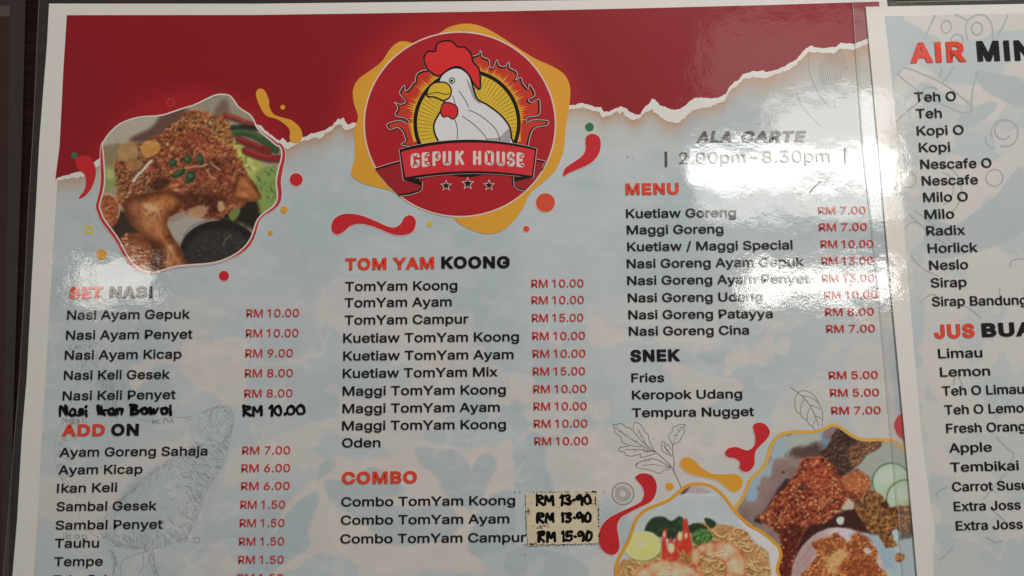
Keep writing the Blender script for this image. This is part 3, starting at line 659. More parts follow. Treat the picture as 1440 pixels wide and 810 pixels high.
def block(s, ch, x, y, w_, h, tilt, mi):
    q = 0
    for st in BLK[ch]:
        pts = []
        for a, b in zip(st[:-1], st[1:]): pts += [a, ((a[0] * .98 + b[0] * .02), (a[1] * .98 + b[1] * .02)), ((a[0] * .02 + b[0] * .98), (a[1] * .02 + b[1] * .98))]
        pts.append(st[-1])
        P2 = [(x + 1.5 + (a + 1) / 12 * (w_ - 2.4), y - b / 16 * h + tilt * (a / 11)) for a, b in pts]
        c = [P2[0]]
        for p in P2[1:]:
            if math.dist(p, c[-1]) > .12: c.append(p)
        thin = all(abs(a[1] - b[1]) < .1 for a, b in zip(st[:-1], st[1:])) and len(st) == 2
        s.ribbon(c, 3.2 if thin else 4.1, False, mi, q * .05); q += 1
s = Shape()
for ch, xc, bw in zip('GEPUK HOUSE', (421, 486, 554, 622, 703, 0, 813, 890, 962, 1027, 1085), (58, 54, 56, 60, 66, 0, 60, 58, 60, 52, 52)):
    if ch == ' ': continue
    t = (xc - 757) / 370; yb = 277 + 24 * t * t + (0 if t < 0 else -10 * t); h = 16.4
    xx = lgB((xc - bw / 2, yb - 6))[0]; tl = 2 * 24 * t / 370 * bw / 4.5
    block(s, ch, xx[0], xx[1], bw / 4.5, h, tl, 0)
s.build('emblem_lettering', ink('lettering_ink', (206, 178, 172), 0.58, 0.08), emblem, 18)
for x, y, rr in ((618, 410, 8.6), (755, 397, 9.8), (890, 407, 8.6)):
    c = lgB((x, y))[0]; st = lambda k: [(c[0] + (rr if i % 2 == 0 else rr * .42) * k * math.sin(math.pi * i / 5), c[1] - (rr if i % 2 == 0 else rr * .42) * k * math.cos(math.pi * i / 5)) for i in range(10)]
    s = Shape(); s.poly(st(1.0), 1); s.poly(st(.74), 0, .4); s.build('star', [M_BLACK, M_PINK], emblem, 9)

# ------------------------------------------------------------------ photo of the fried chicken
out1 = [(120 + x / 9, 120 + y / 9) for x, y in ((215, 790), (225, 730), (270, 650), (340, 570), (420, 500), (520, 450), (640, 412), (760, 395), (880, 388), (1000, 370), (1120, 330), (1240, 290), (1340, 260))] + \
       [(260 + x / 9, 120 + y / 9) for x, y in ((100, 255), (200, 210), (300, 160), (400, 120), (500, 115), (570, 135), (620, 190), (670, 265), (740, 320), (820, 370), (870, 440), (910, 530), (980, 610), (1080, 690), (1160, 760))] + \
       [(260 + x / 9, 205 + y / 9) for x, y in ((1195, 5), (1225, 70), (1220, 160), (1190, 270), (1165, 380), (1155, 480), (1170, 580), (1165, 680), (1130, 750), (1060, 810))] + \
       [(260 + x / 8.1, 290 + y / 8.1) for x, y in ((900, 75), (830, 150), (800, 220), (780, 290), (740, 380), (680, 460), (600, 530), (500, 585), (380, 630), (240, 655), (100, 665))] + \
       [(120 + x / 8.1, 290 + y / 8.1) for x, y in ((1060, 680), (920, 715), (820, 745), (720, 750), (630, 725), (560, 670), (490, 580), (430, 470), (370, 360), (290, 250), (210, 140), (175, 50))] + \
       [(120 + x / 9, 205 + y / 9) for x, y in ((178, 770), (195, 690), (230, 560), (245, 430), (240, 280), (230, 150), (222, 60))]
o1 = smooth(out1, n=5)
G_T = [(0, (38, 18, 12)), (.25, (92, 44, 26)), (.5, (146, 78, 42)), (.72, (186, 116, 62)), (.88, (206, 152, 96)), (1, (224, 190, 140))]
G_R = [(0, (70, 32, 20)), (.3, (122, 58, 36)), (.55, (160, 86, 50)), (.78, (190, 120, 74)), (1, (216, 168, 122))]
SK = [(0, (70, 32, 18)), (.35, (124, 66, 34)), (.6, (164, 98, 52)), (.8, (188, 126, 76)), (1, (210, 160, 108))]
p = Picture(138, 128, 404, 388, 0.8, 0.56); X, Y = p.X, p.Y
p.fill((138, 128, 112)); p.C += (fbm(X, Y, 14, 5)[..., None] - .5) * 26
p.put((156, 150, 134), p.mask([(146, 198), (160, 172), (190, 164), (222, 162), (216, 176), (190, 190), (176, 206), (150, 212)], 3))
p.put((86, 58, 50), .9 * p.mask([(182, 196), (212, 180), (228, 162), (262, 150), (252, 178), (236, 192), (205, 200)], 4))
p.put((96, 80, 64), .8 * p.mask([(300, 165), (306, 148), (318, 140), (322, 160), (308, 176)], 4))
p.put((52, 42, 32), p.mask([(150, 300), (185, 300), (215, 330), (215, 350), (180, 350), (160, 330)], 3))
p.put((36, 32, 24), p.mask([(312, 290), (390, 282), (385, 330), (340, 316), (310, 312)], 4, 2))
p.put((150, 144, 134), p.mask([(236, 316), (270, 304), (300, 306), (300, 320), (275, 322), (255, 340), (246, 336)], 3, 2))
# lettuce
p.put((152, 160, 78), p.mask([(308, 206), (330, 198), (346, 212), (360, 220), (376, 235), (392, 245), (390, 300), (372, 305), (362, 275), (345, 248), (325, 225)], 1.6, 3))
p.put((112, 132, 62), .9 * p.mask([(364, 240), (392, 238), (390, 300), (368, 304), (360, 270)], 3, 3)); p.put((176, 180, 110), .8 * p.mask([(340, 212), (352, 222), (362, 238), (352, 240), (338, 226)], 3, 3))
p.C *= (1 + .30 * (fbm(X, Y, 7, 55) - .5) * p.mask([(305, 200), (395, 230), (395, 305), (360, 300)], 5))[..., None]
q = p.mask([(314, 206), (322, 199), (336, 198), (346, 206), (352, 214), (348, 226), (356, 238), (346, 240), (334, 232), (322, 218)], 1, 3); p.put((178, 180, 84), q); p.flecks(q, 46, 3, 9, .8, 1.8, [(206, 206, 124), (140, 152, 60), (190, 190, 96)], 95, .8, .7, .3); q = p.mask([(362, 246), (390, 238), (392, 300), (374, 304), (364, 280)], 1, 3); p.put((116, 146, 72), .8 * q); p.flecks(q, 40, 3, 10, .7, 1.5, [(150, 174, 98), (84, 112, 50)], 97, 1.2, .6, .2)
# chillies
for pts, wd, c, hl in (([(318, 162), (332, 166), (346, 172), (357, 175)], 5.8, (138, 40, 36), (206, 120, 100)), ([(318, 180), (338, 178), (362, 180)], 5, (24, 44, 26), (90, 120, 90)), ([(322, 187), (345, 186), (366, 194), (388, 210)], 8, (46, 82, 42), (110, 140, 96)), ([(336, 196), (352, 202), (366, 208), (378, 212)], 8, (124, 26, 28), (186, 90, 80)), ([(345, 211), (362, 218), (380, 222), (396, 222)], 8.4, (134, 28, 30), (200, 110, 96))):
    p.line([(a, b + 1.5) for a, b in pts], wd + 2.5, (40, 24, 18), 2, .7); p.line(pts, wd, c, 1.2); p.line([(a, b - wd * .2) for a, b in pts[:-1]], 1.1, hl, .8, .6)
# cucumber, tomato, crackers at the left
p.put((128, 138, 78), p.mask([(146, 232), (158, 230), (166, 240), (166, 255), (160, 264), (148, 268)], 1.5, 1.5)); p.put((160, 170, 110), .8 * p.mask([(150, 238), (160, 240), (158, 252), (150, 250)], 2.5, 2))
p.put((128, 112, 82), p.mask([(144, 206), (175, 204), (170, 228), (158, 234), (146, 228)], 2, 2))
q = p.mask([(143, 277), (152, 273), (162, 278), (168, 292), (166, 308), (158, 320), (148, 308), (142, 292)], 1); p.crumbs(q, G_R, 3.5, 21, amt=.6); p.line([(143, 276), (152, 273), (163, 279), (168, 292), (166, 306)], 1.6, (196, 150, 104))
# lower drumstick
q = p.mask([(170, 334), (190, 328), (214, 332), (232, 345), (236, 385), (200, 390), (182, 370)], 2, 2); v = .55 - .5 * sst(8, 34, np.hypot(X - 196, Y - 365)) * .5 + .3 * (fbm(X, Y, 9, 31) - .5) - .35 * np.exp(-((X - 222) ** 2) / 160)
p.put(p.ramp(v, SK), q); p.crumbs(q * sst(.55, .62, fbm(X, Y, 9, 33)), G_T, 3, 23)
# black sauce bowl
q = p.ell(309, 354, 56, 44, 1.2); p.put((30, 28, 27), q); p.put((46, 42, 37), p.ell(309, 358, 48, 36, 4) * q)
g1, g2, gi = worley(X, Y, 2.6, 61); p.put((118, 122, 122), q * (1 - sst(.14, .3, g1)) * (gi > .74) * p.ell(314, 350, 44, 28, 8)); p.line([(314, 346), (317, 337), (324, 331)], 3, (84, 80, 70), 1.2, .8); p.line([(258, 332), (270, 318), (290, 310), (315, 307), (345, 314), (357, 322)], 1.3, (70, 68, 64), .8, .7)
# the fried mass
top = [(160, 232), (168, 222), (178, 210), (186, 204), (200, 200), (222, 190), (240, 178), (254, 165), (264, 154), (282, 156), (300, 162), (312, 164), (322, 172), (328, 198), (333, 215), (345, 238), (352, 262), (346, 286), (330, 299), (300, 308), (280, 305), (258, 298), (236, 304), (210, 300), (186, 296), (172, 288), (164, 280), (168, 262)]
q = p.mask(top, 1.6, 4); p.crumbs(q, G_R, 4.6, 11, 2.2, .8); p.put((178, 116, 66), .5 * q * sst(.52, .68, fbm(X, Y, 24, 311)) * sst(.45, .6, fbm(X, Y, 4, 313))); p.put((120, 46, 32), .5 * q * sst(.54, .7, fbm(X, Y, 20, 321)))
p.crumbs(p.mask([(232, 182), (256, 166), (266, 157), (298, 162), (306, 166), (300, 176), (270, 186), (250, 192)], 2, 2.5), G_T, 6, 17, 2.4); p.crumbs(p.mask([(300, 168), (310, 164), (322, 172), (326, 194), (320, 200), (304, 202), (299, 184)], 1.2, 1.2), [(a, (min(255, c[0] * 1.06), min(255, c[1] * 1.1), c[2])) for a, c in G_T], 4.4, 19, 2.4)
p.crumbs(p.mask([(178, 208), (205, 200), (240, 190), (250, 200), (225, 214), (200, 220), (180, 224)], 3, 4), G_T, 5, 27, 2.2)
for cx, cy, rx, ry, c in ((184, 212, 14, 8, (150, 112, 66)), (211, 213, 14, 9, (172, 122, 58)), (196, 228, 12, 10, (140, 98, 62))): p.put(c, .75 * p.ell(cx, cy, rx, ry, 3, 3, -.4))
p.crumbs(p.mask([(166, 246), (190, 238), (215, 248), (206, 270), (186, 284), (168, 280)], 4, 4), G_T, 2.4, 29, 1.7)
GOLD = [(196, 140, 82), (176, 110, 60), (206, 158, 104), (150, 82, 46)]; RUST = [(150, 74, 46), (172, 96, 60), (120, 54, 36), (186, 118, 78), (98, 42, 30)]
p.flecks(q, 460, 3, 8, .6, 1.2, RUST, 61, None, .55, .15); p.put((128, 46, 30), .55 * q * p.ell(270, 196, 24, 14, 10)); p.put((104, 44, 30), .45 * q * p.ell(300, 250, 34, 26, 18)); p.flecks(p.mask([(160, 240), (190, 236), (220, 246), (210, 270), (186, 286), (166, 280)], 3, 3), 110, 2, 5, .6, 1.2, GOLD + [(214, 180, 136)], 63, -.6, .6, .2)
p.flecks(p.mask([(236, 182), (256, 166), (266, 157), (298, 162), (308, 164), (322, 172), (326, 198), (304, 202), (290, 178), (250, 192)], 2, 2), 110, 3, 7, 1.0, 2.2, [(196, 132, 70), (176, 104, 54), (206, 150, 92)], 65, .9, .6, .2)
p.flecks(q, 90, 3, 7, .6, 1.0, [(206, 160, 114), (190, 140, 96)], 67, None, .8, .3); p.flecks(q, 150, 1, 4, .6, 1.3, [(70, 34, 24), (92, 42, 28)], 69, None, .5)
for pts, c in (([(166, 214), (172, 202), (184, 199), (192, 206), (194, 220), (182, 226), (168, 226)], (168, 128, 78)), ([(197, 208), (204, 199), (220, 198), (226, 207), (220, 216), (206, 222)], (192, 134, 62)), ([(176, 226), (188, 222), (200, 228), (196, 238), (180, 240)], (158, 108, 68))):
    m_ = p.mask(pts, 1, 1); p.put((60, 36, 26), .6 * p.mask([(a + 1.5, b + 2) for a, b in pts], 2.5)); p.put(c, .9 * m_); p.C *= (1 + .25 * (fbm(X, Y, 6, 331) - .5) * m_)[..., None]
p.put((52, 28, 22), .75 * p.mask([(210, 262), (228, 250), (240, 256), (226, 268)], 3, 2)); p.put((40, 20, 16), .55 * p.mask([(255, 276), (290, 268), (318, 282), (300, 300), (262, 292)], 8, 5)); p.put((50, 24, 20), .5 * p.mask([(292, 230), (306, 224), (312, 236), (300, 240)], 4, 3))
# smooth drumstick with its bone end
leg = [(173, 286), (184, 277), (204, 272), (228, 268), (248, 270), (258, 282), (250, 298), (238, 306), (236, 318), (244, 334), (254, 350), (266, 372), (268, 384), (232, 390), (226, 366), (222, 348), (208, 334), (190, 322), (178, 306)]
q = p.mask(leg, 1.6, 1.5); v = .62 + .5 * (fbm(X, Y, 16, 41) - .5) - .45 * np.exp(-((sdf(X, Y, smooth(leg, n=4)) + 2) / 7) ** 2) + .2 * np.exp(-(((X - 216) / 22) ** 2 + ((Y - 300) / 20) ** 2)) + .25 * (fbm(X, Y, 3, 43) - .5)
p.put(p.ramp(v, SK), q); p.put((166, 100, 56), .5 * q * p.ell(214, 316, 20, 16, 10)); p.flecks(q, 90, 1, 5, .6, 1.6, [(206, 150, 100), (190, 126, 78), (140, 78, 44)], 71, .9, .3); p.put((222, 186, 146), .45 * p.ell(206, 290, 5, 3, 3)); p.put((222, 186, 146), .4 * p.ell(240, 350, 3, 8, 3, 1, -.5)); p.put((120, 66, 58), .35 * q * p.ell(190, 300, 14, 18, 9))
# wedge at the right
wedge = [(334, 246), (346, 246), (358, 258), (366, 272), (367, 279), (356, 284), (338, 282), (326, 276)]
q = p.mask(wedge, 1.4, 1.2); p.put(p.ramp(.62 + .5 * (fbm(X, Y, 8, 45) - .5) - .4 * np.exp(-((sdf(X, Y, smooth(wedge, n=4)) + 1.5) / 4) ** 2), SK), q)
p.put((172, 130, 92), .85 * p.mask([(264, 296), (276, 290), (292, 292), (288, 304), (270, 306)], 2, 3)); p.put((184, 150, 104), .85 * p.mask([(306, 284), (314, 284), (316, 294), (308, 297)], 1, 1.5)); p.put((98, 116, 54), p.mask([(322, 300), (334, 292), (338, 298), (330, 310), (324, 308)], 1.2, 1))
for cx, cy, rx, ry, rt in ((243, 229, 6, 5, .2), (264, 224, 6, 6, .7), (282, 224, 4, 8, -.2), (251, 244, 11, 5, -.45), (268, 248, 7, 8, .6), (264, 254, 4, 4, 0)):
    p.put((34, 58, 34), p.ell(cx, cy, rx, ry, 1, 1.2, rt)); p.put((66, 108, 70), .8 * p.ell(cx - 1, cy - 1, rx * .55, ry * .5, 1.6, 1, rt))
for pts in ([(262, 237), (272, 234), (282, 234), (292, 231)], [(292, 240), (296, 248), (304, 252)], [(296, 228), (302, 234), (310, 239)]): p.line(pts, 2.0, (186, 146, 102), .8, .9)
p.line([(187, 255), (193, 247), (201, 239), (208, 231), (213, 226)], 3.2, (196, 192, 182), .8); p.line([(186, 258), (183, 266), (178, 278)], 1.6, (190, 150, 104), .8, .7)
p.C *= (1 + .10 * (fbm(X, Y, 2.2, 201) - .5))[..., None]
p.soften(.7); photo1 = p.build('food_photo', food, 7, o1, label='irregular photo of fried chicken with crispy flakes and a black sauce bowl')
cen = o1.mean(0); tn = np.roll(o1, -1, 0) - np.roll(o1, 1, 0); tn /= np.linalg.norm(tn, axis=1)[:, None]; nrm = np.column_stack([tn[:, 1], -tn[:, 0]])
def wfun(q):
    x, y = q
    if x > 330: return np.interp(y, [165, 190, 230, 262, 285, 300, 320, 345, 362], [0, 2.5, 6, 7, 5.5, 2.5, 4, 5, 3.2])
    if x < 200: return np.interp(y, [195, 215, 250, 285, 330, 360, 378], [0, 4, 6, 5, 5, 5, 3])
    return 1.6 if y > 300 else 0
wd = np.array([wfun(q) for q in o1]); wd = np.convolve(np.r_[wd[-6:], wd, wd[:6]], np.ones(13) / 13, 'valid')
sgn = 1 if ((o1 + nrm - cen) ** 2).sum() > ((o1 - cen) ** 2).sum() else -1
out = o1 + sgn * nrm * (wd[:, None] + .4); N = len(o1); s = Shape()
s.add(np.vstack([o1, out]), [(i, (i + 1) % N, (i + 1) % N + N, i + N) for i in range(N)], 0)
s.ribbon(o1, 2.0, True, 1, .5); keep = [i for i in range(N) if wd[i] > 1.0]
for a, b in zip(keep[:-1], keep[1:]):
    if b == a + 1: s.ribbon([out[a], out[b]], .9, False, 1, .4)
s.build('photo_outline', [ink('photo_band_ink', (160, 44, 50), 0.56, 0.05), ink('photo_line_ink', (222, 192, 184), 0.62, 0.03)], photo1, 8)

# ------------------------------------------------------------------ photo of the noodles and prawns
m1 = lambda *q: [(850 + x / 4.7625, 640 + y / 4.7625) for x, y in q]
m2 = lambda *q: [(960 + x / 4.7625, 640 + y / 4.7625) for x, y in q]
lineA = smooth(r23((600, 860), (586, 810), (585, 760), (610, 690), (650, 620), (680, 540), (700, 490), (750, 440), (820, 410), (880, 385), (930, 345), (980, 305), (1050, 293), (1120, 310), (1180, 355), (1230, 420), (1262, 460), (1330, 525)) + m2((520, 510), (600, 570), (645, 620), (657, 670), (642, 720), (634, 770), (650, 820), (660, 870)), False, 6)
o2 = np.vstack([lineA, [(1098, 830), (868, 830)]])
p = Picture(862, 676, 1104, 824, 0.8, 0.50); X, Y = p.X, p.Y
p.fill((156, 166, 168)); p.C += (fbm(X, Y, 30, 8)[..., None] - .5) * 14
p.put((196, 192, 188), p.mask(m2((380, 440), (460, 480), (600, 600), (650, 640), (640, 820), (590, 820), (585, 660), (520, 600)), 2)); p.put((60, 46, 36), .8 * p.mask(m1((500, 262), (540, 225), (580, 205), (560, 240), (530, 262)), 1.5)); p.put((150, 142, 144), p.mask(m1((560, 255), (590, 205), (650, 215), (720, 250)), 2)); p.line(m1((495, 262), (600, 264), (740, 266)), .8, (206, 206, 204), .5, .6)
nood = m1((150, 700), (110, 720), (108, 820), (900, 820)) + m2((575, 820), (580, 700), (560, 640), (500, 600), (470, 575), (440, 530), (385, 490), (300, 470), (240, 465), (150, 450), (0, 470)) + m1((540, 430), (500, 560), (370, 650))
N_S = [(0, (74, 40, 20)), (.3, (130, 84, 44)), (.55, (176, 130, 74)), (.8, (206, 166, 104)), (1, (226, 198, 146))]
q = p.mask(nood, 1.4, 2)
th = fbm(X, Y, 16, 71, 2) * 9; uu = np.cos(th) * X + np.sin(th) * Y
strand = .5 + .5 * np.sin(uu * 1.25 + 5 * fbm(X, Y, 8, 75)); v = .25 + .55 * strand + .35 * (fbm(X, Y, 10, 79) - .5)
p.put(p.ramp(v, N_S), q)
rr = random.Random(12)
for k in range(90):
    cx, cy = rr.uniform(875, 1082), rr.uniform(735, 820)
    a = rr.uniform(0, 6.3); pts = [(cx + t * 5 * math.cos(a + t * .35), cy + t * 4 * math.sin(a + t * .45)) for t in range(5)]
    if cx > 930 and cy < 742: continue
    m_ = q.copy(); C0 = p.C.copy(); p.line([(x_, y_ + 1.2) for x_, y_ in pts], 3.2, (98, 58, 28), 1, .7); p.line(pts, 2.2, (204 + rr.randint(-16, 14), 162 + rr.randint(-16, 14), 98), .8); p.line([(x_, y_ - .5) for x_, y_ in pts], .7, (228, 204, 156), .5, .6)
    p.C = C0 * (1 - m_[..., None]) + p.C * m_[..., None]
p.put((150, 70, 34), .45 * p.mask(m1((440, 650), (600, 640), (640, 760), (640, 820), (480, 720)), 5, 4))
LEAF = (34, 52, 34)
for pts in (m1((268, 500), (285, 460), (315, 425), (350, 412), (400, 415), (450, 440), (500, 410), (530, 430), (525, 500), (490, 540), (450, 570), (400, 545), (370, 550), (320, 518), (285, 510)), m1((550, 490), (600, 455), (660, 465), (690, 500), (600, 530)), m1((670, 425), (715, 430), (750, 460), (720, 490), (690, 470))):
    q = p.mask(pts, 1.2, .6); p.put(LEAF, q); p.put((58, 80, 54), .6 * q * sst(.52, .66, fbm(X, Y, 10, 85)))
p.line(m1((440, 448), (456, 500), (450, 560)), 1, (20, 32, 22), .6, .8)
q = p.ell(904, 768.5, 27, 21.5, 1.0); p.put((122, 140, 60), q); p.put((206, 204, 148), p.ell(903.5, 767.5, 25.6, 20.2, 1)); p.put((190, 192, 98), p.ell(903.5, 767.5, 23, 18, 1.5)); p.put((206, 206, 124), .6 * p.ell(898, 763, 14, 9, 6)); p.put((220, 218, 180), p.ell(901, 765, 2.4, 2, 1.2))
for k in range(9):
    a = 2 * math.pi * k / 9 + .2; p.line([(901 + 3 * math.cos(a), 765 + 3 * math.sin(a)), (903 + 13 * math.cos(a), 767 + 10 * math.sin(a)), (903.5 + 22 * math.cos(a), 767.5 + 17 * math.sin(a))], .8, (208, 208, 146), .5, .45)
for pts in (m1((525, 440), (540, 428), (555, 432), (570, 520), (585, 600), (575, 655), (540, 650), (528, 560)), m1((470, 590), (498, 510), (520, 540), (535, 620), (505, 645)), m1((385, 560), (398, 502), (414, 495), (420, 520), (414, 580), (418, 700), (390, 715), (385, 640)), m1((415, 640), (440, 555), (455, 565), (488, 640), (502, 690), (430, 705))):
    q = p.mask(pts, 1, .4); p.put((184, 44, 32), q); p.put((212, 92, 64), .6 * q * sst(.55, .7, fbm(X, Y, 7, 89)))
for cx, cy, rx, ry in ((447, 622, 24, 34), (506, 545, 16, 30), (548, 540, 10, 18), (400, 530, 7, 18)):
    c = m1((cx, cy))[0]; p.put((212, 178, 126), p.ell(c[0], c[1], rx / 4.76, ry / 4.76, 1, .8)); p.put((226, 206, 160), .7 * p.ell(c[0], c[1] - 1, rx / 8, ry / 8, 1, .8))
q = p.mask(m1((590, 540), (620, 500), (670, 488), (715, 520), (722, 560), (680, 595), (610, 600)), 1, 3); p.crumbs(q, [(0, (22, 46, 22)), (.5, (60, 104, 48)), (1, (120, 156, 84))], 3, 97, 1.8)
PR = [(0, (140, 72, 44)), (.3, (188, 112, 72)), (.55, (206, 142, 102)), (.8, (216, 172, 140)), (1, (226, 202, 180))]
def prawn(pts, spine, seed):
    q = p.mask(pts, 1.2, .8); d_ = sdf(X, Y, smooth(pts, n=4)); dd = np.full(X.shape, 1e9); sp = smooth(spine, False, 6); arc = np.zeros(X.shape)
    for i, (a, b) in enumerate(sp):
        h_ = np.hypot(X - a, Y - b); arc = np.where(h_ < dd, i, arc); dd = np.minimum(dd, h_)
    v = .66 - .38 * np.exp(-((d_ + .5) / 2.4) ** 2) - .26 * np.exp(-((np.mod(arc, 9) - 4.5) / 1.1) ** 2) + .5 * (fbm(X, Y, 9, seed) - .5) + .3 * (fbm(X, Y, 3, seed + 5) - .5)
    p.put(p.ramp(v, PR), q)
prawn(m2((120, 600), (190, 582), (280, 578), (350, 605), (405, 665), (420, 740), (400, 820), (285, 820), (290, 760), (262, 705), (200, 690), (150, 660), (125, 640)), m2((140, 625), (240, 610), (330, 660), (365, 740), (350, 815)), 301)
prawn(m2((60, 650), (90, 612), (150, 600), (165, 640), (120, 680), (118, 730), (130, 790), (95, 780), (60, 720)), m2((150, 615), (95, 650), (85, 720), (115, 785)), 305)
prawn(m1((215, 830), (230, 775), (290, 728), (380, 702), (470, 705), (560, 735), (625, 780), (650, 830)), m1((250, 810), (320, 755), (420, 735), (530, 760), (610, 815)), 309)
for pts in (m2((180, 690), (230, 670), (300, 665)), m2((170, 668), (220, 655), (270, 640)), m2((190, 705), (160, 700), (150, 690)), m1((380, 770), (440, 785), (520, 780)), m1((360, 790), (430, 800), (500, 800))): p.line(pts, 1.3, (230, 206, 182), .7, .8)
p.C *= (1 + .08 * (fbm(X, Y, 2.2, 203) - .5))[..., None]
p.soften(); photo2 = p.build('food_photo', food, 9, o2, label='rounded photo of prawn noodles with lime, chilli and leaves')
s = Shape(); s.ribbon(lineA, 4.6); s.build('photo_outline', M_ORANGE, photo2, 10)

# ------------------------------------------------------------------ photo of the sambal chicken and rice
c1 = lambda *q: [(1040 + x / 7.364, 590 + y / 7.364) for x, y in q]
c2 = lambda *q: [(1160 + x / 7.364, 590 + y / 7.364) for x, y in q]
c3 = lambda *q: [(1080 + x / 6.545, 690 + y / 6.545) for x, y in q]
lineB = smooth(m2((350, 372), (360, 345), (400, 290)) + c1((75, 720), (110, 630), (180, 560), (250, 490), (290, 400), (310, 320), (350, 230), (420, 160), (520, 130), (640, 128), (760, 126), (860, 102)) + c2((60, 62), (100, 60), (150, 75), (230, 130), (310, 180), (400, 208), (500, 210), (600, 207), (700, 225), (780, 270), (850, 335), (960, 420)), False, 6)
o3 = np.vstack([lineB, [(1312, 830), (1090, 830)], lineA[-8:-40:-1]])
p = Picture(1028, 594, 1316, 824, 0.8, 0.46); X, Y = p.X, p.Y
p.fill((118, 98, 94)); p.C += (fbm(X, Y, 20, 15)[..., None] - .5) * 30
p.put((126, 146, 154), p.mask(c1((90, 810), (150, 600), (290, 470), (330, 300), (420, 170), (850, 120), (850, 200), (700, 250), (560, 290), (480, 380), (360, 420), (310, 560), (200, 620), (170, 810)), 3, 6)); p.put((140, 146, 130), .7 * p.mask(c1((450, 180), (820, 140), (830, 210), (640, 270), (520, 300)), 5, 5)); p.put((112, 146, 166), .8 * p.mask(c1((60, 830), (110, 680), (190, 600), (180, 700), (160, 840)), 3, 3)); p.put((84, 118, 146), p.mask(c1((860, 130), (900, 130), (920, 260), (880, 310), (850, 250)), 2, 1))
p.put((62, 46, 44), .85 * p.mask(c1((520, 350), (640, 280), (800, 240), (860, 300), (830, 400), (700, 420)), 6, 5)); p.put((38, 24, 24), .9 * p.mask([(1060, 732), (1078, 715), (1092, 690), (1105, 678), (1112, 690), (1095, 715), (1075, 735)], 3, 3)); p.put((46, 32, 32), .9 * p.ell(1108, 677, 5, 4, 1.5, 1)); p.put((50, 36, 36), p.ell(1101.5, 664, 1.8, 1.6, .8))
p.put((132, 142, 132), p.mask(c2((290, 560), (380, 440), (450, 360), (570, 300), (590, 240), (830, 240), (900, 820), (520, 820), (470, 640)), 2, 2)); p.put((88, 96, 90), .6 * p.mask(c2((470, 640), (520, 540), (640, 460), (700, 470), (600, 520), (500, 640)), 3, 1))
p.put((112, 96, 100), p.mask(c2((0, 110), (60, 80), (150, 85), (120, 160), (40, 200), (0, 210)), 2, 2))
# plate and rice
p.put((140, 158, 164), p.mask(c3((880, 380), (1330, 360), (1420, 480), (1420, 800), (980, 800), (1000, 600), (950, 450)), 2)); p.put((120, 146, 162), .8 * p.mask(c3((960, 420), (1060, 500), (1150, 560), (1160, 720), (1040, 700), (1010, 560)), 5, 4)); p.put((70, 52, 46), .85 * p.mask(c3((1190, 385), (1330, 372), (1340, 420), (1240, 450), (1200, 440)), 2, 1.5))
p.put((54, 26, 22), p.mask(c3((380, 320), (500, 300), (640, 210), (800, 160), (900, 330), (980, 410), (760, 345), (560, 360), (420, 440), (300, 560), (230, 720), (220, 800), (100, 800), (130, 560), (260, 440)), 3, 4))
# cucumber slices
for cx, cy, r_ in ((1253.7, 678, 26.5), (1274, 702, 27)):
    p.put((52, 70, 50), p.ell(cx, cy, r_ + .8, r_ + .8, 1)); p.put((146, 168, 146), p.ell(cx, cy, r_ - .6, r_ - .6, 1)); p.put((150, 152, 96), .8 * p.ell(cx + 7, cy + 12, r_ * .62, r_ * .42, 6, 2, -.5)); p.put((168, 186, 168), .5 * p.ell(cx - 6, cy - 8, 14, 9, 7))
# charred piece
q = p.mask(c1((830, 350), (880, 300), (930, 240)) + c2((0, 300), (60, 220), (60, 180), (110, 110), (150, 85), (230, 150), (310, 200), (400, 235), (575, 232), (570, 290), (440, 360), (385, 440), (300, 500), (230, 560), (170, 592), (110, 572), (90, 480), (0, 430)), 1, 1.4)
p.crumbs(q, [(0, (20, 14, 13)), (.45, (46, 32, 28)), (.7, (84, 58, 46)), (1, (140, 104, 82))], 2.6, 401, 1.8, .8); p.crumbs(q * p.mask(c2((230, 380), (330, 230), (570, 230), (560, 300), (440, 360), (380, 440), (300, 500)), 4, 3), [(0, (40, 22, 16)), (.5, (104, 66, 46)), (1, (168, 128, 92))], 2.4, 405, 1.6)
# sambal chicken
C_S = [(0, (46, 16, 12)), (.25, (104, 34, 22)), (.5, (152, 62, 36)), (.74, (180, 96, 54)), (.9, (198, 140, 84)), (1, (214, 176, 120))]
mass = [(1064, 727), (1072, 722), (1086, 708), (1089, 697), (1103, 688), (1113, 672), (1120, 664), (1125, 650), (1135, 643), (1146, 644), (1153, 640), (1164, 648), (1173, 655), (1178, 668), (1190, 668), (1201, 660), (1213, 664), (1225, 676), (1222, 690), (1208, 701), (1198, 708), (1187, 712), (1175, 724), (1157, 736), (1138, 740), (1127, 757), (1119, 776), (1116, 797), (1114, 826), (1084, 826), (1096, 790), (1098, 760), (1088, 746)]
q = p.mask(mass, 1.4, 2.4); p.crumbs(q, C_S, 5.0, 411, 2.2, .75); p.put((120, 36, 26), .5 * q * sst(.5, .66, fbm(X, Y, 16, 413)))
SMB = [(196, 116, 66), (172, 78, 46), (140, 52, 34), (118, 38, 28), (206, 150, 92), (156, 64, 40)]
p.flecks(q, 600, .5, 3, .9, 2.3, SMB, 81, None, .6, .2); p.flecks(q, 60, .2, 1, 1.6, 3.2, [(206, 156, 98), (190, 130, 76)], 83, None, .75, .6); p.flecks(q, 260, .3, 2, .8, 1.8, [(64, 18, 14), (84, 26, 18)], 85, None, .75)
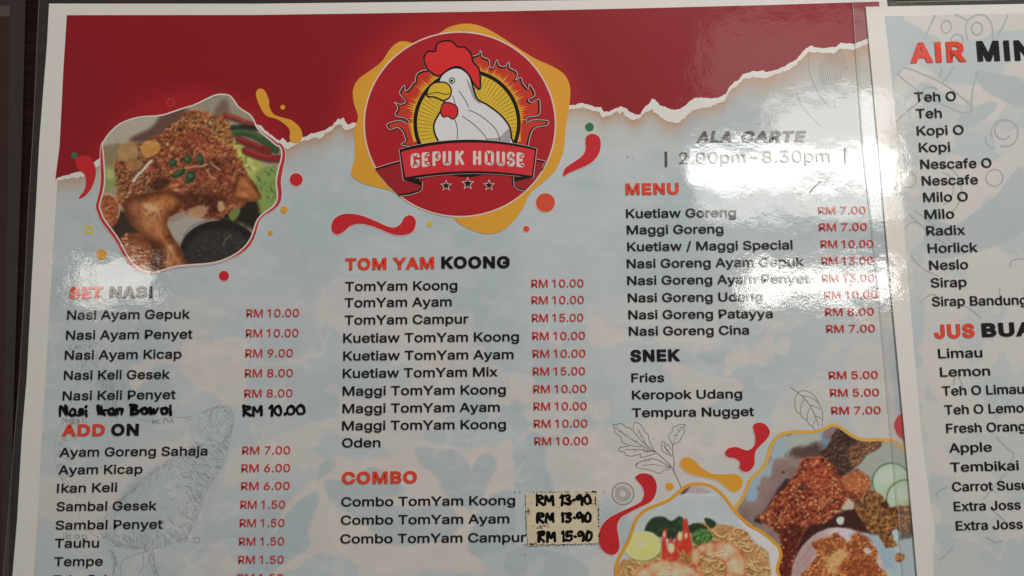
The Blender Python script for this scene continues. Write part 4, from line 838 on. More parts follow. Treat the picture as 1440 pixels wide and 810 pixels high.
p.put((58, 16, 12), .6 * p.mask([(1085, 745), (1110, 738), (1130, 742), (1118, 775), (1112, 826), (1086, 826), (1098, 780)], 8, 6) * q); p.put((176, 108, 56), .55 * q * p.mask(c2((180, 600), (300, 520), (470, 620), (440, 740), (300, 760), (200, 700)), 5, 3)); p.put((42, 30, 20), .55 * p.ell(1131, 686, 6, 4, 2, 3)); p.put((60, 40, 26), .4 * p.ell(1131, 727, 7, 5, 3, 3)); p.put((160, 60, 34), .4 * q * p.ell(1150, 670, 18, 14, 8))
g1, g2, gi = worley(X, Y, 5.2, 431); p.put((200, 146, 88), .75 * q * (1 - sst(.2, .34, g1)) * (gi > .86)); p.put((222, 190, 142), .7 * q * (1 - sst(.08, .16, g1)) * (gi > .86))
# crisp crumbs at the right
K_S = [(0, (62, 32, 14)), (.3, (118, 70, 32)), (.55, (152, 98, 46)), (.8, (182, 130, 68)), (1, (208, 166, 104))]
q = p.mask(c3((780, 110), (850, 60), (920, 0), (1000, 10), (1060, 60), (1100, 115), (1110, 150), (1200, 135), (1310, 150), (1345, 280), (1330, 375), (1190, 390), (1150, 450), (1200, 500), (1100, 530), (1060, 480), (1030, 430), (950, 380), (870, 290), (820, 200)), 1.2, 2.2); p.crumbs(q, K_S, 4.6, 441, 2.1); p.flecks(q, 260, .3, 3, 1.2, 2.6, [(172, 118, 60), (150, 94, 46), (188, 136, 76), (122, 74, 36)], 87, None, .6, .25); p.flecks(q, 140, .3, 3, .8, 1.5, [(70, 38, 20)], 89, None, .7)
p.crumbs(p.ell(1265.5, 784, 6.5, 7, 1.2, 2.4), K_S, 3, 451); p.put((56, 30, 24), .85 * p.mask(c3((1020, 120), (1090, 120), (1110, 155), (1060, 160)), 2, 1)); p.put((64, 34, 26), .6 * p.mask(c3((790, 90), (850, 80), (860, 130), (800, 140)), 3, 2)); p.put((168, 160, 136), .9 * p.mask(c3((680, 140), (740, 70), (790, 130), (770, 170), (700, 175)), 1.2, 1.6)); p.put((176, 190, 198), p.mask(c3((628, 265), (660, 240), (700, 250), (690, 300), (660, 312), (640, 295)), 1, .8)); p.put((150, 176, 186), .9 * p.mask(c3((1140, 370), (1190, 350), (1210, 420), (1180, 460), (1150, 420)), 1.2, 1))
rice = p.ell(1179, 813, 66, 71, 1.4, 1.2); p.put((158, 136, 138), rice); p.put((172, 170, 182), .8 * rice * p.mask(c3((560, 380), (700, 340), (860, 370), (980, 470), (1060, 700), (1060, 800), (900, 800)), 10, 4)); p.put((146, 112, 110), .6 * rice * p.mask(c3((220, 800), (240, 660), (330, 540), (440, 440), (420, 620), (330, 800)), 6, 3))
p.C *= (1 + .22 * (fbm(X, Y, 3, 461) - .5) * rice)[..., None]
R_S = [(0, (86, 34, 16)), (.3, (144, 66, 30)), (.55, (184, 106, 50)), (.8, (204, 144, 78)), (1, (222, 186, 132))]
q = p.mask(c3((400, 500), (440, 460), (540, 430), (630, 385), (685, 430), (740, 460), (800, 385), (900, 425), (960, 500), (1015, 560), (1000, 660), (1060, 830), (310, 830), (360, 720), (450, 600)), 1.2, 3.5); p.crumbs(q, R_S, 3.2, 471, 1.9); p.flecks(q, 420, .3, 1.6, .9, 2.2, [(190, 112, 54), (168, 84, 40), (206, 146, 84), (138, 58, 30)], 91, None, .55, .2); p.put((206, 170, 112), .55 * q * p.mask(c3((560, 600), (680, 540), (740, 590), (660, 680), (620, 760), (540, 740)), 5, 4)); p.put((120, 46, 22), .45 * q * p.mask(c3((760, 620), (900, 600), (1010, 640), (1020, 780), (760, 800)), 8, 5)); p.put((110, 50, 30), .5 * q * sst(.56, .66, fbm(X, Y, 9, 481)) * (Y < 780)); p.put((176, 172, 180), .8 * p.mask(c3((880, 530), (930, 530), (950, 570), (900, 585)), 1.5, 1.5))
p.C *= (1 + .08 * (fbm(X, Y, 2.2, 205) - .5))[..., None]
p.soften(.7); photo3 = p.build('food_photo', food, 7, o3, label='photo of sambal fried chicken beside crumb topped rice and cucumber')
s = Shape(); s.ribbon(lineB, 4.8); s.build('photo_outline', ink('photo_amber_ink', (208, 146, 66), 0.54, 0.06), photo3, 8)

# ------------------------------------------------------------------ drawn herbs, rings and the hen
s = Shape(); h = reg(830, 560, 1434 / 170)
def drawn(pts, w_=0.8, dz=0, closed=False): s.ribbon(smooth(pts, closed, 6), w_, closed, 0, dz)
drawn(h((265, 300), (310, 318), (345, 298), (390, 310), (430, 350), (470, 350), (540, 420), (600, 500), (680, 570), (775, 640)), .8); drawn(h((265, 300), (295, 370), (290, 395), (340, 440), (370, 480), (380, 520), (440, 550), (560, 572), (620, 570)), .8, .05); drawn(h((300, 350), (420, 440), (560, 530), (660, 590), (770, 640)), .8, .1)
drawn(h((510, 370), (525, 290), (570, 295), (610, 330), (650, 400), (685, 430), (700, 500), (740, 590), (790, 650)), .8, .15); drawn(h((560, 350), (610, 440), (650, 530), (690, 590)), .6, .2)
drawn(h((460, 570), (370, 580), (335, 605), (360, 630), (410, 640), (420, 670), (490, 688), (560, 670), (600, 665), (600, 700), (680, 685), (780, 655)), .9, .25); drawn(h((420, 610), (560, 610), (680, 620), (780, 640)), .7, .3)
drawn(h((540, 800), (600, 750), (690, 740), (740, 718), (820, 740), (900, 790), (960, 815)), .8, .35); drawn(h((780, 640), (860, 710), (960, 810), (1010, 900), (1090, 1090)), 1.0, .4)
drawn(h((985, 560), (940, 480), (935, 430), (970, 400), (980, 350), (1030, 325), (1070, 310), (1130, 315), (1110, 350), (1120, 400), (1080, 470), (1060, 510), (990, 550)), .8, .45); drawn(h((980, 560), (1010, 470), (1060, 390), (1120, 320)), .6, .5); drawn(h((980, 540), (980, 640), (995, 760), (990, 880)), 1.0, .55)
drawn(h((975, 690), (890, 650), (850, 610), (845, 540), (870, 512), (900, 550), (930, 555), (960, 610)), .8, .6); drawn(h((870, 550), (910, 620), (975, 680)), .6, .65)
e = lambda *q: r23(*q)
drawn(e((890, 205), (830, 165), (780, 152), (730, 165), (695, 185), (710, 205), (760, 212), (800, 225), (830, 235), (850, 218), (895, 208)), .7, .7); drawn(e((730, 190), (800, 185), (890, 205)), .6, .75)
rr = random.Random(5)
for k in range(60):                               # fine veins along the leaves
    a, b, sx_, sy_ = rr.choice(((320, 365, 300, 190), (580, 380, 100, 180), (450, 600, 280, 30), (1000, 470, 90, -120), (880, 560, 70, 90)))
    t = rr.random(); cx, cy = a + sx_ * t, b + sy_ * t; dx, dy = rr.uniform(-34, -8), rr.choice((-1, 1)) * rr.uniform(8, 34)
    s.ribbon(h((cx, cy), (cx + dx * .6, cy + dy * .6), (cx + dx, cy + dy * .8)), .35, False, 0, .8 + k * .002)
s.build('herb_sketch', M_GREY, food, 2)
s = Shape(); s.ring(876, 694.4, 15.6, 15.6, .9); s.ring(876, 694.4, 14.3, 14.3, .35, 0, .1); s.ring(876, 694.4, 5.6, 5.6, .8, 0, .2)
for k in range(44):
    a = k / 44 * 6.283; r0, r1 = 6.6 + rr.random(), 10.5 + rr.random() * 2.5; s.ribbon([(876 + r0 * math.cos(a), 694.4 + r0 * math.sin(a)), (876 + (r0 + r1) / 2 * math.cos(a), 694.4 + (r0 + r1) / 2 * math.sin(a)), (876 + r1 * math.cos(a), 694.4 + r1 * math.sin(a))], .45, False, 0, .3)
s.build('onion_slice_sketch', M_GREY, food, 2)
s = Shape(); h = reg(1100, 530, 10.125)
drawn(h((110, 145), (170, 185), (230, 230), (310, 300), (390, 400), (440, 490), (480, 590), (520, 700)), .9); drawn(h((220, 225), (290, 195), (380, 215), (470, 285), (520, 370), (560, 460), (580, 560), (570, 640), (570, 715)), .8, .1); drawn(h((220, 225), (185, 300), (180, 400), (205, 490), (260, 525), (280, 570), (350, 620), (380, 670), (470, 745)), .8, .2)
for k, q in enumerate((((290, 270), (380, 285), (450, 320), (515, 370)), ((400, 400), (460, 420), (540, 460)), ((470, 550), (520, 575), (570, 600)), ((315, 310), (270, 400), (260, 520)), ((395, 440), (360, 520), (360, 620)), ((475, 620), (440, 680), (440, 720)))): drawn(h(*q), .7, .3 + k * .05)
s.build('leaf_sketch', M_GREY, food, 2)
s = Shape(); h = reg(1080, 60, 5.0625)
for k in range(11):                               # cut cabbage
    a = 1.06 ** k; cx, cy, rx, ry = 612 + 2 * k, 235 - 2 * k, 100 - 2 + 17 * k, 60 + 13 * k
    pts = [h((cx - rx * math.cos(t), cy - ry * math.sin(t)))[0] for t in np.linspace(-.75 + .03 * k, 1.15, 26)]
    s.ribbon([(min(x, 1232), y) for x, y in pts], .55 if k % 3 else .75, False, 0, k * .03)
drawn(h((290, 70), (290, 180), (320, 280), (380, 390), (450, 470)), .7, .5); drawn(h((205, 340), (230, 430), (300, 520), (380, 600)), .6, .55); drawn(h((640, 60), (655, 300), (670, 500)), .5, .6); drawn(h((480, 460), (470, 420), (500, 390), (560, 390)), .5, .65)
s.build('cabbage_sketch', M_PEN, food, 2)
s = Shape()                                       # pencil hen
drawn(r02((385, 330), (420, 302), (500, 296), (570, 320), (620, 370), (660, 440), (690, 540), (700, 640), (760, 720), (820, 742), (900, 730), (985, 722), (1080, 715), (1180, 670), (1250, 655), (1290, 665), (1312, 720), (1300, 800)) + r03((1285, 80), (1240, 200), (1160, 330), (1130, 420), (1090, 520), (1050, 590), (1000, 618), (860, 660)), .42)
drawn(r02((400, 360), (450, 400), (460, 470), (430, 560), (400, 640), (360, 740)) + r03((320, 10), (303, 100), (312, 190), (345, 270), (420, 340), (432, 400), (442, 470), (470, 540), (560, 600), (640, 650)), .4, .1)
drawn(r03((610, 650), (642, 710), (630, 810)), .9, .2); drawn(r03((860, 660), (690, 720), (680, 810)), .9, .25); drawn(r03((800, 680), (805, 740), (780, 800)), .9, .3); drawn(r03((858, 665), (870, 750), (890, 815)), .9, .35)
rr = random.Random(9); cnt = 0
def hatch(path, count, ang, spread, reach, l0, l1, wd_=.5, bias=2.0):
    global cnt
    q = smooth(path, False, 12); sg_ = np.cumsum(np.r_[0, np.hypot(*np.diff(q, axis=0).T)])
    for _ in range(count):
        t = rr.random() * sg_[-1]; x, y = np.interp(t, sg_, q[:, 0]), np.interp(t, sg_, q[:, 1]); a = math.radians(ang + rr.gauss(0, spread)); r_ = reach * rr.random() ** bias
        x += r_ * math.cos(a); y += r_ * math.sin(a); l = rr.uniform(l0, l1); bend = rr.uniform(-.35, .35)
        s.ribbon([(x, y), (x + l * .5 * math.cos(a), y + l * .5 * math.sin(a)), (x + l * math.cos(a + bend), y + l * math.sin(a + bend))], [wd_, wd_ * .9, .15], False, 0, .4 + cnt * .0008); cnt += 1
tail_ = r02((1180, 672), (1250, 656), (1290, 668), (1310, 720), (1300, 800)); rear = r03((1295, 20), (1285, 80), (1240, 200), (1160, 330), (1130, 420)); belly = r03((1130, 420), (1090, 520), (1050, 590), (1000, 618), (860, 660), (640, 650))
hatch(tail_, 130, 130, 22, 34, 4, 9); hatch(rear, 200, 205, 16, 52, 5, 11, .55); hatch(belly, 260, 235, 18, 34, 4, 9, .55); hatch(r03((560, 590), (700, 660), (840, 670)), 90, 268, 20, 20, 3, 7)
hatch(r03((640, 420), (760, 300), (900, 200), (1060, 100), (1180, 40)), 170, 128, 14, 26, 5, 12, .4, 1); hatch(r02((470, 330), (560, 360), (610, 430), (640, 540), (660, 660)), 130, 96, 10, 40, 6, 14, .4, 1); hatch(r02((400, 330), (440, 310), (520, 310)), 50, 100, 30, 8, 2, 5, .5, 1); hatch(r02((420, 640), (400, 720)) + r03((330, 60), (320, 180), (350, 280)), 90, 20, 30, 26, 4, 9, .4)
hatch(r03((620, 660), (650, 710), (640, 790)), 50, 100, 30, 5, 3, 7); hatch(r03((850, 670), (870, 750), (885, 800)), 50, 110, 30, 6, 3, 7)
s.build('hen_sketch', ink('hen_pencil_ink', (126, 137, 140), 0.57, 0.12), food, 2)

# ------------------------------------------------------------------ lettering of the food menu
DM = [M_BLACKT]; PM = [M_PRICE]; HM = [M_HEAD, M_BLACKT]
def head(*parts, cap=17, bold=.04, mats=None, **k): lettering('section_heading', parts, food, 11, cap, bold=bold, mats=mats or HM, space=1.11, **k)
def dish(t, x0, y0, x1, y1, cap=12.9, **k): lettering('dish_name', [(t, x0, y0, x1, y1, 0)], food, 11, cap, bold=.014, mats=DM, **k)
def price(t, x0, y0, x1, y1, cap=11.2): lettering('price', [(t, x0, y0, x1, y1, 0)], food, 11, cap, bold=.008, mats=PM)
head(('SET', 97, 420.3, 143.4, 419.8, 0), ('NASI', 153.4, 419.6, 214.3, 419, 1)); head(('ADD', 86.3, 613.7, 147.2, 613.2, 0), ('ON', 155.8, 613, 195, 612.7, 1))
head(('TOM', 485.3, 380, 543.5, 379.2, 0), ('YAM', 552, 379.2, 610.7, 378, 0), ('KOONG', 620.7, 377.7, 717.2, 377, 1)); head(('COMBO', 480.6, 681.2, 586.4, 679.7, 0), cap=17.6)
head(('ALA', 979.5, 200, 1029, 199.8, 0), ('CARTE', 1043.5, 199.8, 1135, 199.3, 0), mats=[M_GREY], shear=.2, cap=15.8, bold=.03)
head(('MENU', 880, 274, 955, 273, 0), cap=16.2); head(('SNEK', 886.7, 509, 957.4, 507.8, 1))
for q in ([(934.8, 213), (938.2, 213), (938.6, 234.5), (935.2, 234.5)], [(1187.6, 208), (1190.4, 208), (1191, 229.5), (1188.2, 229.5)]):
    s = Shape(); s.poly(q); s.build('divider_bar', ink('bar_grey_ink', (70, 66, 62), 0.58, 0.05), food, 11)
lettering('opening_hours', [('2.00pm', 955.6, 229.8, 1049, 228.2, 0), ('-', 1056, 228, 1066, 228, 0), ('8.30pm', 1073, 228, 1167.7, 226.8, 0)], food, 11, 15.6, bold=-.012, mats=[M_GREY])
for a in (('Nasi Ayam Gepuk', 94, 449.4, 267.5, 447.9), ('Nasi Ayam Penyet', 92.5, 477.7, 270.7, 476), ('Nasi Ayam Kicap', 90.7, 505.8, 255.2, 504), ('Nasi Keli Gesek', 89.5, 534.1, 239, 532.6), ('Nasi Keli Penyet', 87.7, 563, 247, 561),
          ('Ayam Goreng Sahaja', 83.3, 642.5, 291.7, 640.3), ('Ayam Kicap', 81.7, 667.2, 200.3, 666), ('Ikan Keli', 79.7, 693, 164.7, 691.7), ('Sambal Gesek', 79, 718.8, 220.6, 717.3), ('Sambal Penyet', 77.7, 744.9, 228.6, 743.4), ('Tauhu', 76.7, 770.4, 139.1, 769.8), ('Tempe', 75.7, 796.3, 144.4, 795.5), ('Tahu Bakar', 74, 822, 173, 821)): dish(*a)
for a in (('TomYam Koong', 485.3, 409.3, 643.3, 407.6), ('TomYam Ayam', 484.6, 432.2, 635.3, 430.6), ('TomYam Campur', 484.6, 456.6, 658.8, 454.8), ('Kuetiaw TomYam Koong', 482.6, 482, 730, 479.8), ('Kuetiaw TomYam Ayam', 482.6, 507, 722.3, 504.7), ('Kuetiaw TomYam Mix', 482, 531.6, 700.2, 529.2), ('Maggi TomYam Koong', 481.8, 556.4, 711.5, 554.2), ('Maggi TomYam Ayam', 481.6, 581, 703, 578.8), ('Maggi TomYam Koong', 481, 605.2, 711.7, 603), ('Oden', 481, 629.3, 535, 628.8),
          ('Combo TomYam Koong', 479.8, 712.3, 724.7, 710), ('Combo TomYam Ayam', 479.3, 738, 716.5, 735.8), ('Combo TomYam Campur', 478.6, 764.4, 739.8, 762)): dish(*a, cap=13.1)
for a in (('Kuetiaw Goreng', 880.7, 306.5, 1035.4, 305), ('Maggi Goreng', 881.7, 329.4, 1017.6, 328), ('Kuetiaw / Maggi Special', 882.4, 353.2, 1115, 350.4), ('Nasi Goreng Ayam Gepuk', 881.7, 377, 1131.4, 374), ('Nasi Goreng Ayam Penyet', 882.4, 400.7, 1139, 397.8), ('Nasi Goreng Udang', 883.2, 425, 1073, 423.2), ('Nasi Goreng Patayya', 884, 448.9, 1087, 447), ('Nasi Goreng Cina', 884.7, 472, 1053.7, 470.2),
          ('Fries', 888.2, 537.6, 934.3, 537.1), ('Keropok Udang', 889.2, 561.6, 1044, 559.8), ('Tempura Nugget', 889.2, 586.6, 1061, 584.8)): dish(*a, cap=12.6)
for a in (('10.00', 346.5, 446, 420.4, 445.4), ('10.00', 345.7, 474.2, 419.7, 473.6), ('9.00', 345, 502.3, 411.9, 501.8), ('8.00', 344.2, 530.3, 411.9, 529.8), ('8.00', 343.5, 558.8, 411.4, 558.3), ('7.00', 340.4, 639, 408, 638.5), ('6.00', 339.4, 663.9, 407.9, 663.4), ('6.00', 339, 689, 407.4, 688.5), ('1.50', 338, 715.3, 400.9, 714.8), ('1.50', 337, 741.1, 400, 740.6), ('1.50', 336, 767, 399.6, 766.5), ('1.50', 335, 792.8, 398.9, 792.3), ('1.50', 334, 818.5, 398, 818),
          ('10.00', 747.6, 404.3, 820.8, 403.7), ('10.00', 747.6, 427.7, 821.3, 427), ('15.00', 748.3, 452.6, 820.5, 452), ('10.00', 748.8, 478, 823, 477.4), ('10.00', 749.3, 503, 823.5, 502.4), ('15.00', 749.6, 527.8, 823, 527.2), ('10.00', 750.3, 552.7, 824.8, 552), ('10.00', 750.6, 577, 825.3, 576.4), ('10.00', 751, 601.3, 826.3, 600.7), ('10.00', 751.8, 626, 827.3, 625.3),
          ('7.00', 1151.4, 301.5, 1218.4, 300.8), ('7.00', 1152.4, 324.8, 1219.6, 324), ('10.00', 1154.7, 348.7, 1228.7, 348), ('13.00', 1156, 372.2, 1228.9, 371.5), ('13.00', 1157, 396.8, 1230.7, 396), ('10.00', 1160.2, 420, 1234.7, 419.2), ('8.00', 1161, 444.1, 1229.4, 443.4), ('7.00', 1162.7, 467.7, 1231, 467), ('5.00', 1166.2, 533.1, 1235, 532.3), ('5.00', 1168, 557.7, 1236.7, 557), ('7.00', 1169.7, 582.7, 1239, 582)): price('RM ' + a[0], *a[1:], cap=10.9 if a[1] > 1100 else 11.2)

# ------------------------------------------------------------------ what was written on it by hand
PEN = {'N': [[(0, 0), (0, 10), (5, 1), (5, 10)]], 'a': [[(5, 5), (3, 6.5), (.5, 4.5), (1, 1), (3, .3), (5, 2)], [(5, 5.4), (5.4, .3)]], 's': [[(4, 6), (1.5, 6.3), (1, 4.4), (4, 2.8), (3.4, .6), (.4, .6)]], 'i': [[(.5, 4.4), (.5, 0)], [(.5, 9.6), (.6, 10)]], 'I': [[(.6, 0), (.6, 10)]],
       'k': [[(0, 0), (0, 10)], [(4.6, 6), (.4, 3), (4.8, 0)]], 'n': [[(0, 0), (0, 6)], [(0, 4.6), (2.4, 6.4), (4.4, 5), (4.4, 0)]], 'B': [[(.6, 0), (.6, 10), (4.6, 9.4), (4.6, 6.6), (1, 5.4), (5.4, 4.4), (5.2, 1), (.6, 0)], [(-.8, 9.6), (1, 10.2)]], 'w': [[(0, 6), (1.2, .6), (3, 5), (4.6, .6), (6.2, 6)]], 'l': [[(.6, 0), (.6, 10)]],
       'R': [[(0, 0), (.3, 10)], [(0, 9.6), (4, 9.8), (4.6, 7), (.4, 5), (5, 0)]], 'M': [[(0, 0), (.6, 9.6), (3.4, 3), (6, 9.6), (6.6, 0)]], '1': [[(0, 8), (1.4, 10), (1.4, 0)]], '0': [[(2.6, 10), (.4, 7), (.6, 2), (2.8, .2), (5, 3), (4.6, 8), (2.6, 10)]], '.': [[(.4, .8), (.8, .9)]], '-': [[(.4, 4.6), (.9, 4.7)]],
       '3': [[(.3, 9), (2.8, 10), (4.4, 8), (1.8, 5.4), (4.8, 3.4), (3.4, .3), (.2, 1)]], '9': [[(4.6, 7.4), (2.4, 10), (.2, 7.2), (2, 4.8), (4.6, 7.4), (4.6, 0)]], '5': [[(4.6, 10), (.8, 9.6), (.6, 5.6), (3.6, 5.8), (4.6, 2.6), (2.4, .2), (0, 1)]]}
def hand(name, text, x0, yb, x1, h_, w_, mat, parent, L, seed, slope=0, wob=.35, rep=1):
    r = random.Random(seed); adv, pos = 0, []
    for ch in text:
        if ch == ' ': adv += 4.5; continue
        wd_ = max(max(q[0] for q in st) for st in PEN[ch]); pos.append((ch, adv)); adv += wd_ + (2.0 if ch in '.-' else 2.3)
    k = (x1 - x0) / (adv - 2.2); s = Shape(); dz = 0
    for ch, ax in pos:
        for _ in range(rep):
            for st in PEN[ch]:
                pts = [(x0 + (ax + a + r.uniform(-wob, wob)) * k, yb + slope * (ax + a) * k - (b + r.uniform(-wob, wob)) / 10 * h_) for a, b in st]
                q = smooth(pts, False, 6); s.ribbon(q, w_ * (1 + .18 * np.sin(np.linspace(0, 5, len(q)) + seed)), False, 0, dz, True); dz += .06
    s.build(name, mat, parent, L)
hand('handwritten_dish', 'Nasi', 85, 584, 121, 13, 3.4, M_MARKER, food, 12, 3, wob=.8, rep=2); hand('handwritten_dish', 'Ikan', 137, 583, 172, 12.5, 3.3, M_MARKER, food, 12, 5, wob=.9, rep=2); hand('handwritten_dish', 'Bawal', 184, 582, 241, 12.5, 3.5, M_MARKER, food, 12, 7, wob=.9, rep=2); hand('handwritten_price', 'RM 10.00', 343, 584, 427, 13, 3.7, M_MARKER, food, 12, 9, slope=-.012, wob=.6)
hand('rubbed_out_writing', 'NasI', 88, 594, 116, 7, .7, M_SMUDGE, food, 11.5, 11); hand('rubbed_out_writing', 'kM', 215, 595, 245, 7, .7, M_SMUDGE, food, 11.5, 13, wob=.8)
hand('rubbed_out_writing', 'Ikan', 88, 757, 122, 8, .6, ink('brown_smudge', (132, 116, 106), .55, .2), food, 11.5, 15, wob=.8); hand('rubbed_out_writing', '.15', 250, 762, 284, 7, .5, M_SMUDGE, food, 11.5, 17, wob=1.2)
def q7(*q): return [(730 + x / 7.364, 670 + y / 7.364) for x, y in q]
rr = random.Random(21)
ol = ragged(q7((66, 178), (300, 168), (540, 160), (800, 150), (812, 250), (822, 420), (832, 690), (600, 700), (350, 705), (92, 722), (76, 500), (66, 178)), .5, 31, 4)[:-1]
slab('price_sticker', ol, M_STICK, food, z_food, 14, 0.0001); stk = bpy.data.objects['price_sticker']; stk['label'] = 'yellowed correction sticker with grimy edges and three marker prices'
s = Shape(); n_ = 0
def speck(x, y, r0, r1):
    global n_
    k = rr.randint(5, 7); pts = []
    for i in range(k):
        r_ = rr.uniform(r0, r1); pts.append((x + r_ * math.cos(6.283 * i / k), y + r_ * math.sin(6.283 * i / k)))
    s.poly(pts, 0, n_ * .002); n_ += 1
for cx, cy, sx_, sy_, k in ((98, 365, 14, 24, 26), (770, 158, 34, 8, 34), (790, 250, 8, 40, 34), (240, 520, 60, 30, 34), (130, 704, 42, 14, 44), (830, 640, 8, 50, 36), (822, 420, 7, 120, 44), (430, 160, 380, 7, 60), (72, 460, 6, 260, 34), (450, 704, 360, 8, 50), (420, 330, 250, 100, 16), (755, 280, 20, 16, 6)):
    for _ in range(k):
        q = q7((rr.gauss(cx, sx_ * .6), rr.gauss(cy, sy_ * .6)))[0]; speck(q[0], q[1], .2, 1.1)
s.build('sticker_grime', M_GRIME, stk, 15)
for t, y, x0, x1, sd in (('RM 13-90', 295, 180, 745, 41), ('RM 13-90', 478, 184, 750, 43), ('RM 15-90', 672, 196, 758, 45)):
    a, b = q7((x0 + 8, y))[0], q7((x1 - 8, y))[0]; hand('handwritten_price', t, a[0], a[1], b[0], 13, 3.5, M_MARKER, stk, 15.5, sd, slope=-.012, wob=.7, rep=2)
# specks and scuffs that sit on the film
for x, y, r_ in ((425, 351, .9), (1066.6, 173.4, .9), (883, 220, 1.0), (890, 221.5, .7), (1267, 560, .6), (740, 700, .5), (663, 624, .6), (540, 690, .4), (300, 470, .4)): s = Shape(); speck(x, y, r_ * .6, r_); s.build('grime_speck', M_GRIME, food, 13)
for pts in ([(1139, 271), (1146, 262), (1154, 255)],): s = Shape(); s.ribbon(smooth(pts, False), [.5] + [2.2] * 6 + [1.2] * 6 if len(smooth(pts, False)) == 13 else 1.2, False, 0, .2); s.build('grime_speck', M_GRIME, food, 13)

# ------------------------------------------------------------------ the drinks menu, lying over the right edge of the food menu
drinks = thing('drinks_menu', 'laminated drinks menu overlapping the food menu, cut off by the frame edge', 'menu', None)
pd = [(1217.4, 9.5), (1223.5, 75), (1235, 203), (1253, 406), (1272, 609), (1290, 812), (1298, 900), (1900, 880), (1850, -6), (1440, 5.5)]
slab('paper_sheet', pd, M_PAPER, drinks, z_drink, 0, 0.0004)
ed = [(1199, 2), (1204, 75), (1214, 203), (1236, 406), (1254, 609), (1271, 812), (1278, 910), (1920, 900), (1860, -20), (1440, -2)]
s = Shape(); s.add(pd + ed, [(i, (i + 1) % 10, (i + 1) % 10 + 10, i + 10) for i in range(10)]); s.build('laminate_border', M_MILKY, drinks, -4, z_drink)
s = Shape(); s.ribbon(ed[:7], .7); s.ribbon([(1261, 3), (1350, 1), (1440, -1)], .6); s.build('laminate_lip', ink('film_edge_pale', (150, 146, 140), 0.6, 0.2), drinks, -3, z_drink)
w = Picture(1240, 12, 1446, 816, 1.6, 0.62); w.fit([(1244, 23), (1253, 100), (1258.5, 150), (1262, 203), (1270.5, 303), (1278, 401), (1289, 531), (1296, 609), (1309, 707), (1313, 730), (1316, 745), (1312, 770), (1313.5, 816)], [(1446, 18), (1446, 816)], [(1244, 23), (1446, 18.5)])
w.fill((164, 175, 176)); PD = (186, 182, 178)
f = fbm(w.X * .9 + w.Y * .3, w.Y - w.X * .4, 70, 247, 4); w.put((170, 177, 176), sst(.46, .6, f)); w.put(PD, .7 * sst(.53, .56, fbm(w.X, w.Y, 48, 257, 4)))
b2 = reg(1240, 10, 4.05)
for q, c, a in ((b2((10, 40), (140, 45), (220, 140), (330, 180), (310, 230), (160, 330), (100, 350), (60, 450), (30, 200)), (158, 170, 173), .9), (b2((150, 40), (700, 20), (810, 20), (810, 120), (640, 140), (560, 190), (330, 170), (230, 130)), PD, .85), (b2((130, 350), (250, 350), (360, 430), (520, 450), (480, 560), (420, 540), (280, 440), (180, 420)), PD, .9), (b2((530, 440), (640, 500), (710, 550), (640, 640), (560, 620), (520, 560)), PD, .9), (b2((530, 360), (640, 380), (810, 420), (810, 560), (700, 540), (560, 450)), (156, 167, 168), .9), (b2((420, 640), (500, 580), (620, 540), (660, 570), (560, 650), (460, 690)), (158, 170, 172), .9),
                (r31((900, 380), (1080, 420), (1260, 300), (1436, 130), (1436, 480), (1100, 620), (900, 620)), (154, 166, 170), .8), (r31((1000, 60), (1200, 120), (1360, 60), (1200, 330), (1060, 440), (960, 400)), PD, .8), (r32((880, 320), (960, 330), (1060, 520), (1200, 620), (1160, 700), (1020, 650), (890, 520)), PD, .7), (r33((930, 110), (1000, 110), (1000, 200), (960, 190)), PD, .8), (r33((1190, 60), (1250, 80), (1240, 130), (1190, 110)), PD, .8), (r33((915, 400), (960, 440), (970, 500), (930, 520), (900, 470)), PD, 1), (r33((1020, 590), (1140, 580), (1240, 680), (1300, 690), (1330, 620), (1300, 720), (1220, 640)), PD, .7), (r33((1200, 400), (1320, 340), (1350, 460), (1240, 480)), PD, .6)):
    w.put(c, a * w.mask(q, 1.4, 3))
pl = [(1244, 23), (1253, 100), (1258.5, 150), (1262, 203), (1270.5, 303), (1278, 401), (1289, 531), (1296, 609), (1309, 707), (1313, 730), (1317, 745), (1313, 770), (1313.5, 816), (1446, 816), (1446, 18.5)]
w.build('printed_wash', drinks, 1, None, z_drink)
k_ = 0
def doodle(pts, w_=2.3, closed=False):
    global k_
    s = Shape(); s.ribbon(smooth(pts, closed, 6), w_, closed, 0, k_ * .04); k_ += 1; s.build('doodle_sketch', M_DOODLE, drinks, 2, z_drink)
def doodle_ring(*a, **k):
    global k_
    s = Shape(); s.ring(*a, 0, k_ * .04, **k); k_ += 1; s.build('doodle_sketch', M_DOODLE, drinks, 2, z_drink)
for q in (((305, 45), (275, 110), (245, 180)), ((415, 40), (460, 60), (490, 72), (540, 45), (590, 50), (625, 100), (635, 190)), ((490, 72), (478, 120), (490, 190)), ((720, 40), (690, 110), (650, 180)), ((90, 380), (130, 345), (230, 380), (340, 430), (440, 500), (510, 565), (505, 595), (450, 598), (300, 530), (160, 440), (90, 380)), ((410, 335), (380, 390), (345, 430)), ((345, 345), (330, 400)), ((510, 580), (518, 470), (545, 370)), ((80, 655), (150, 590), (230, 520), (235, 470), (280, 455), (320, 470)), ((590, 735), (600, 780), (640, 810))): doodle(b2(*q))
for cx, cy, rx, ry in ((368, 112, 28, 36), (430, 185, 34, 30), (543, 122, 30, 36)): c = b2((cx, cy))[0]; doodle_ring(c[0], c[1], rx / 4.05, ry / 4.05, 2.3)
doodle([(1412.5 + (9 + .95 * t) * math.cos(t * .55 + .6), 185 + (9 + .95 * t) * math.sin(t * .55 + .6)) for t in range(0, 12)]); c = (1413, 187); doodle_ring(c[0], c[1], 19, 19, 2.2, a0=-200, a1=110)
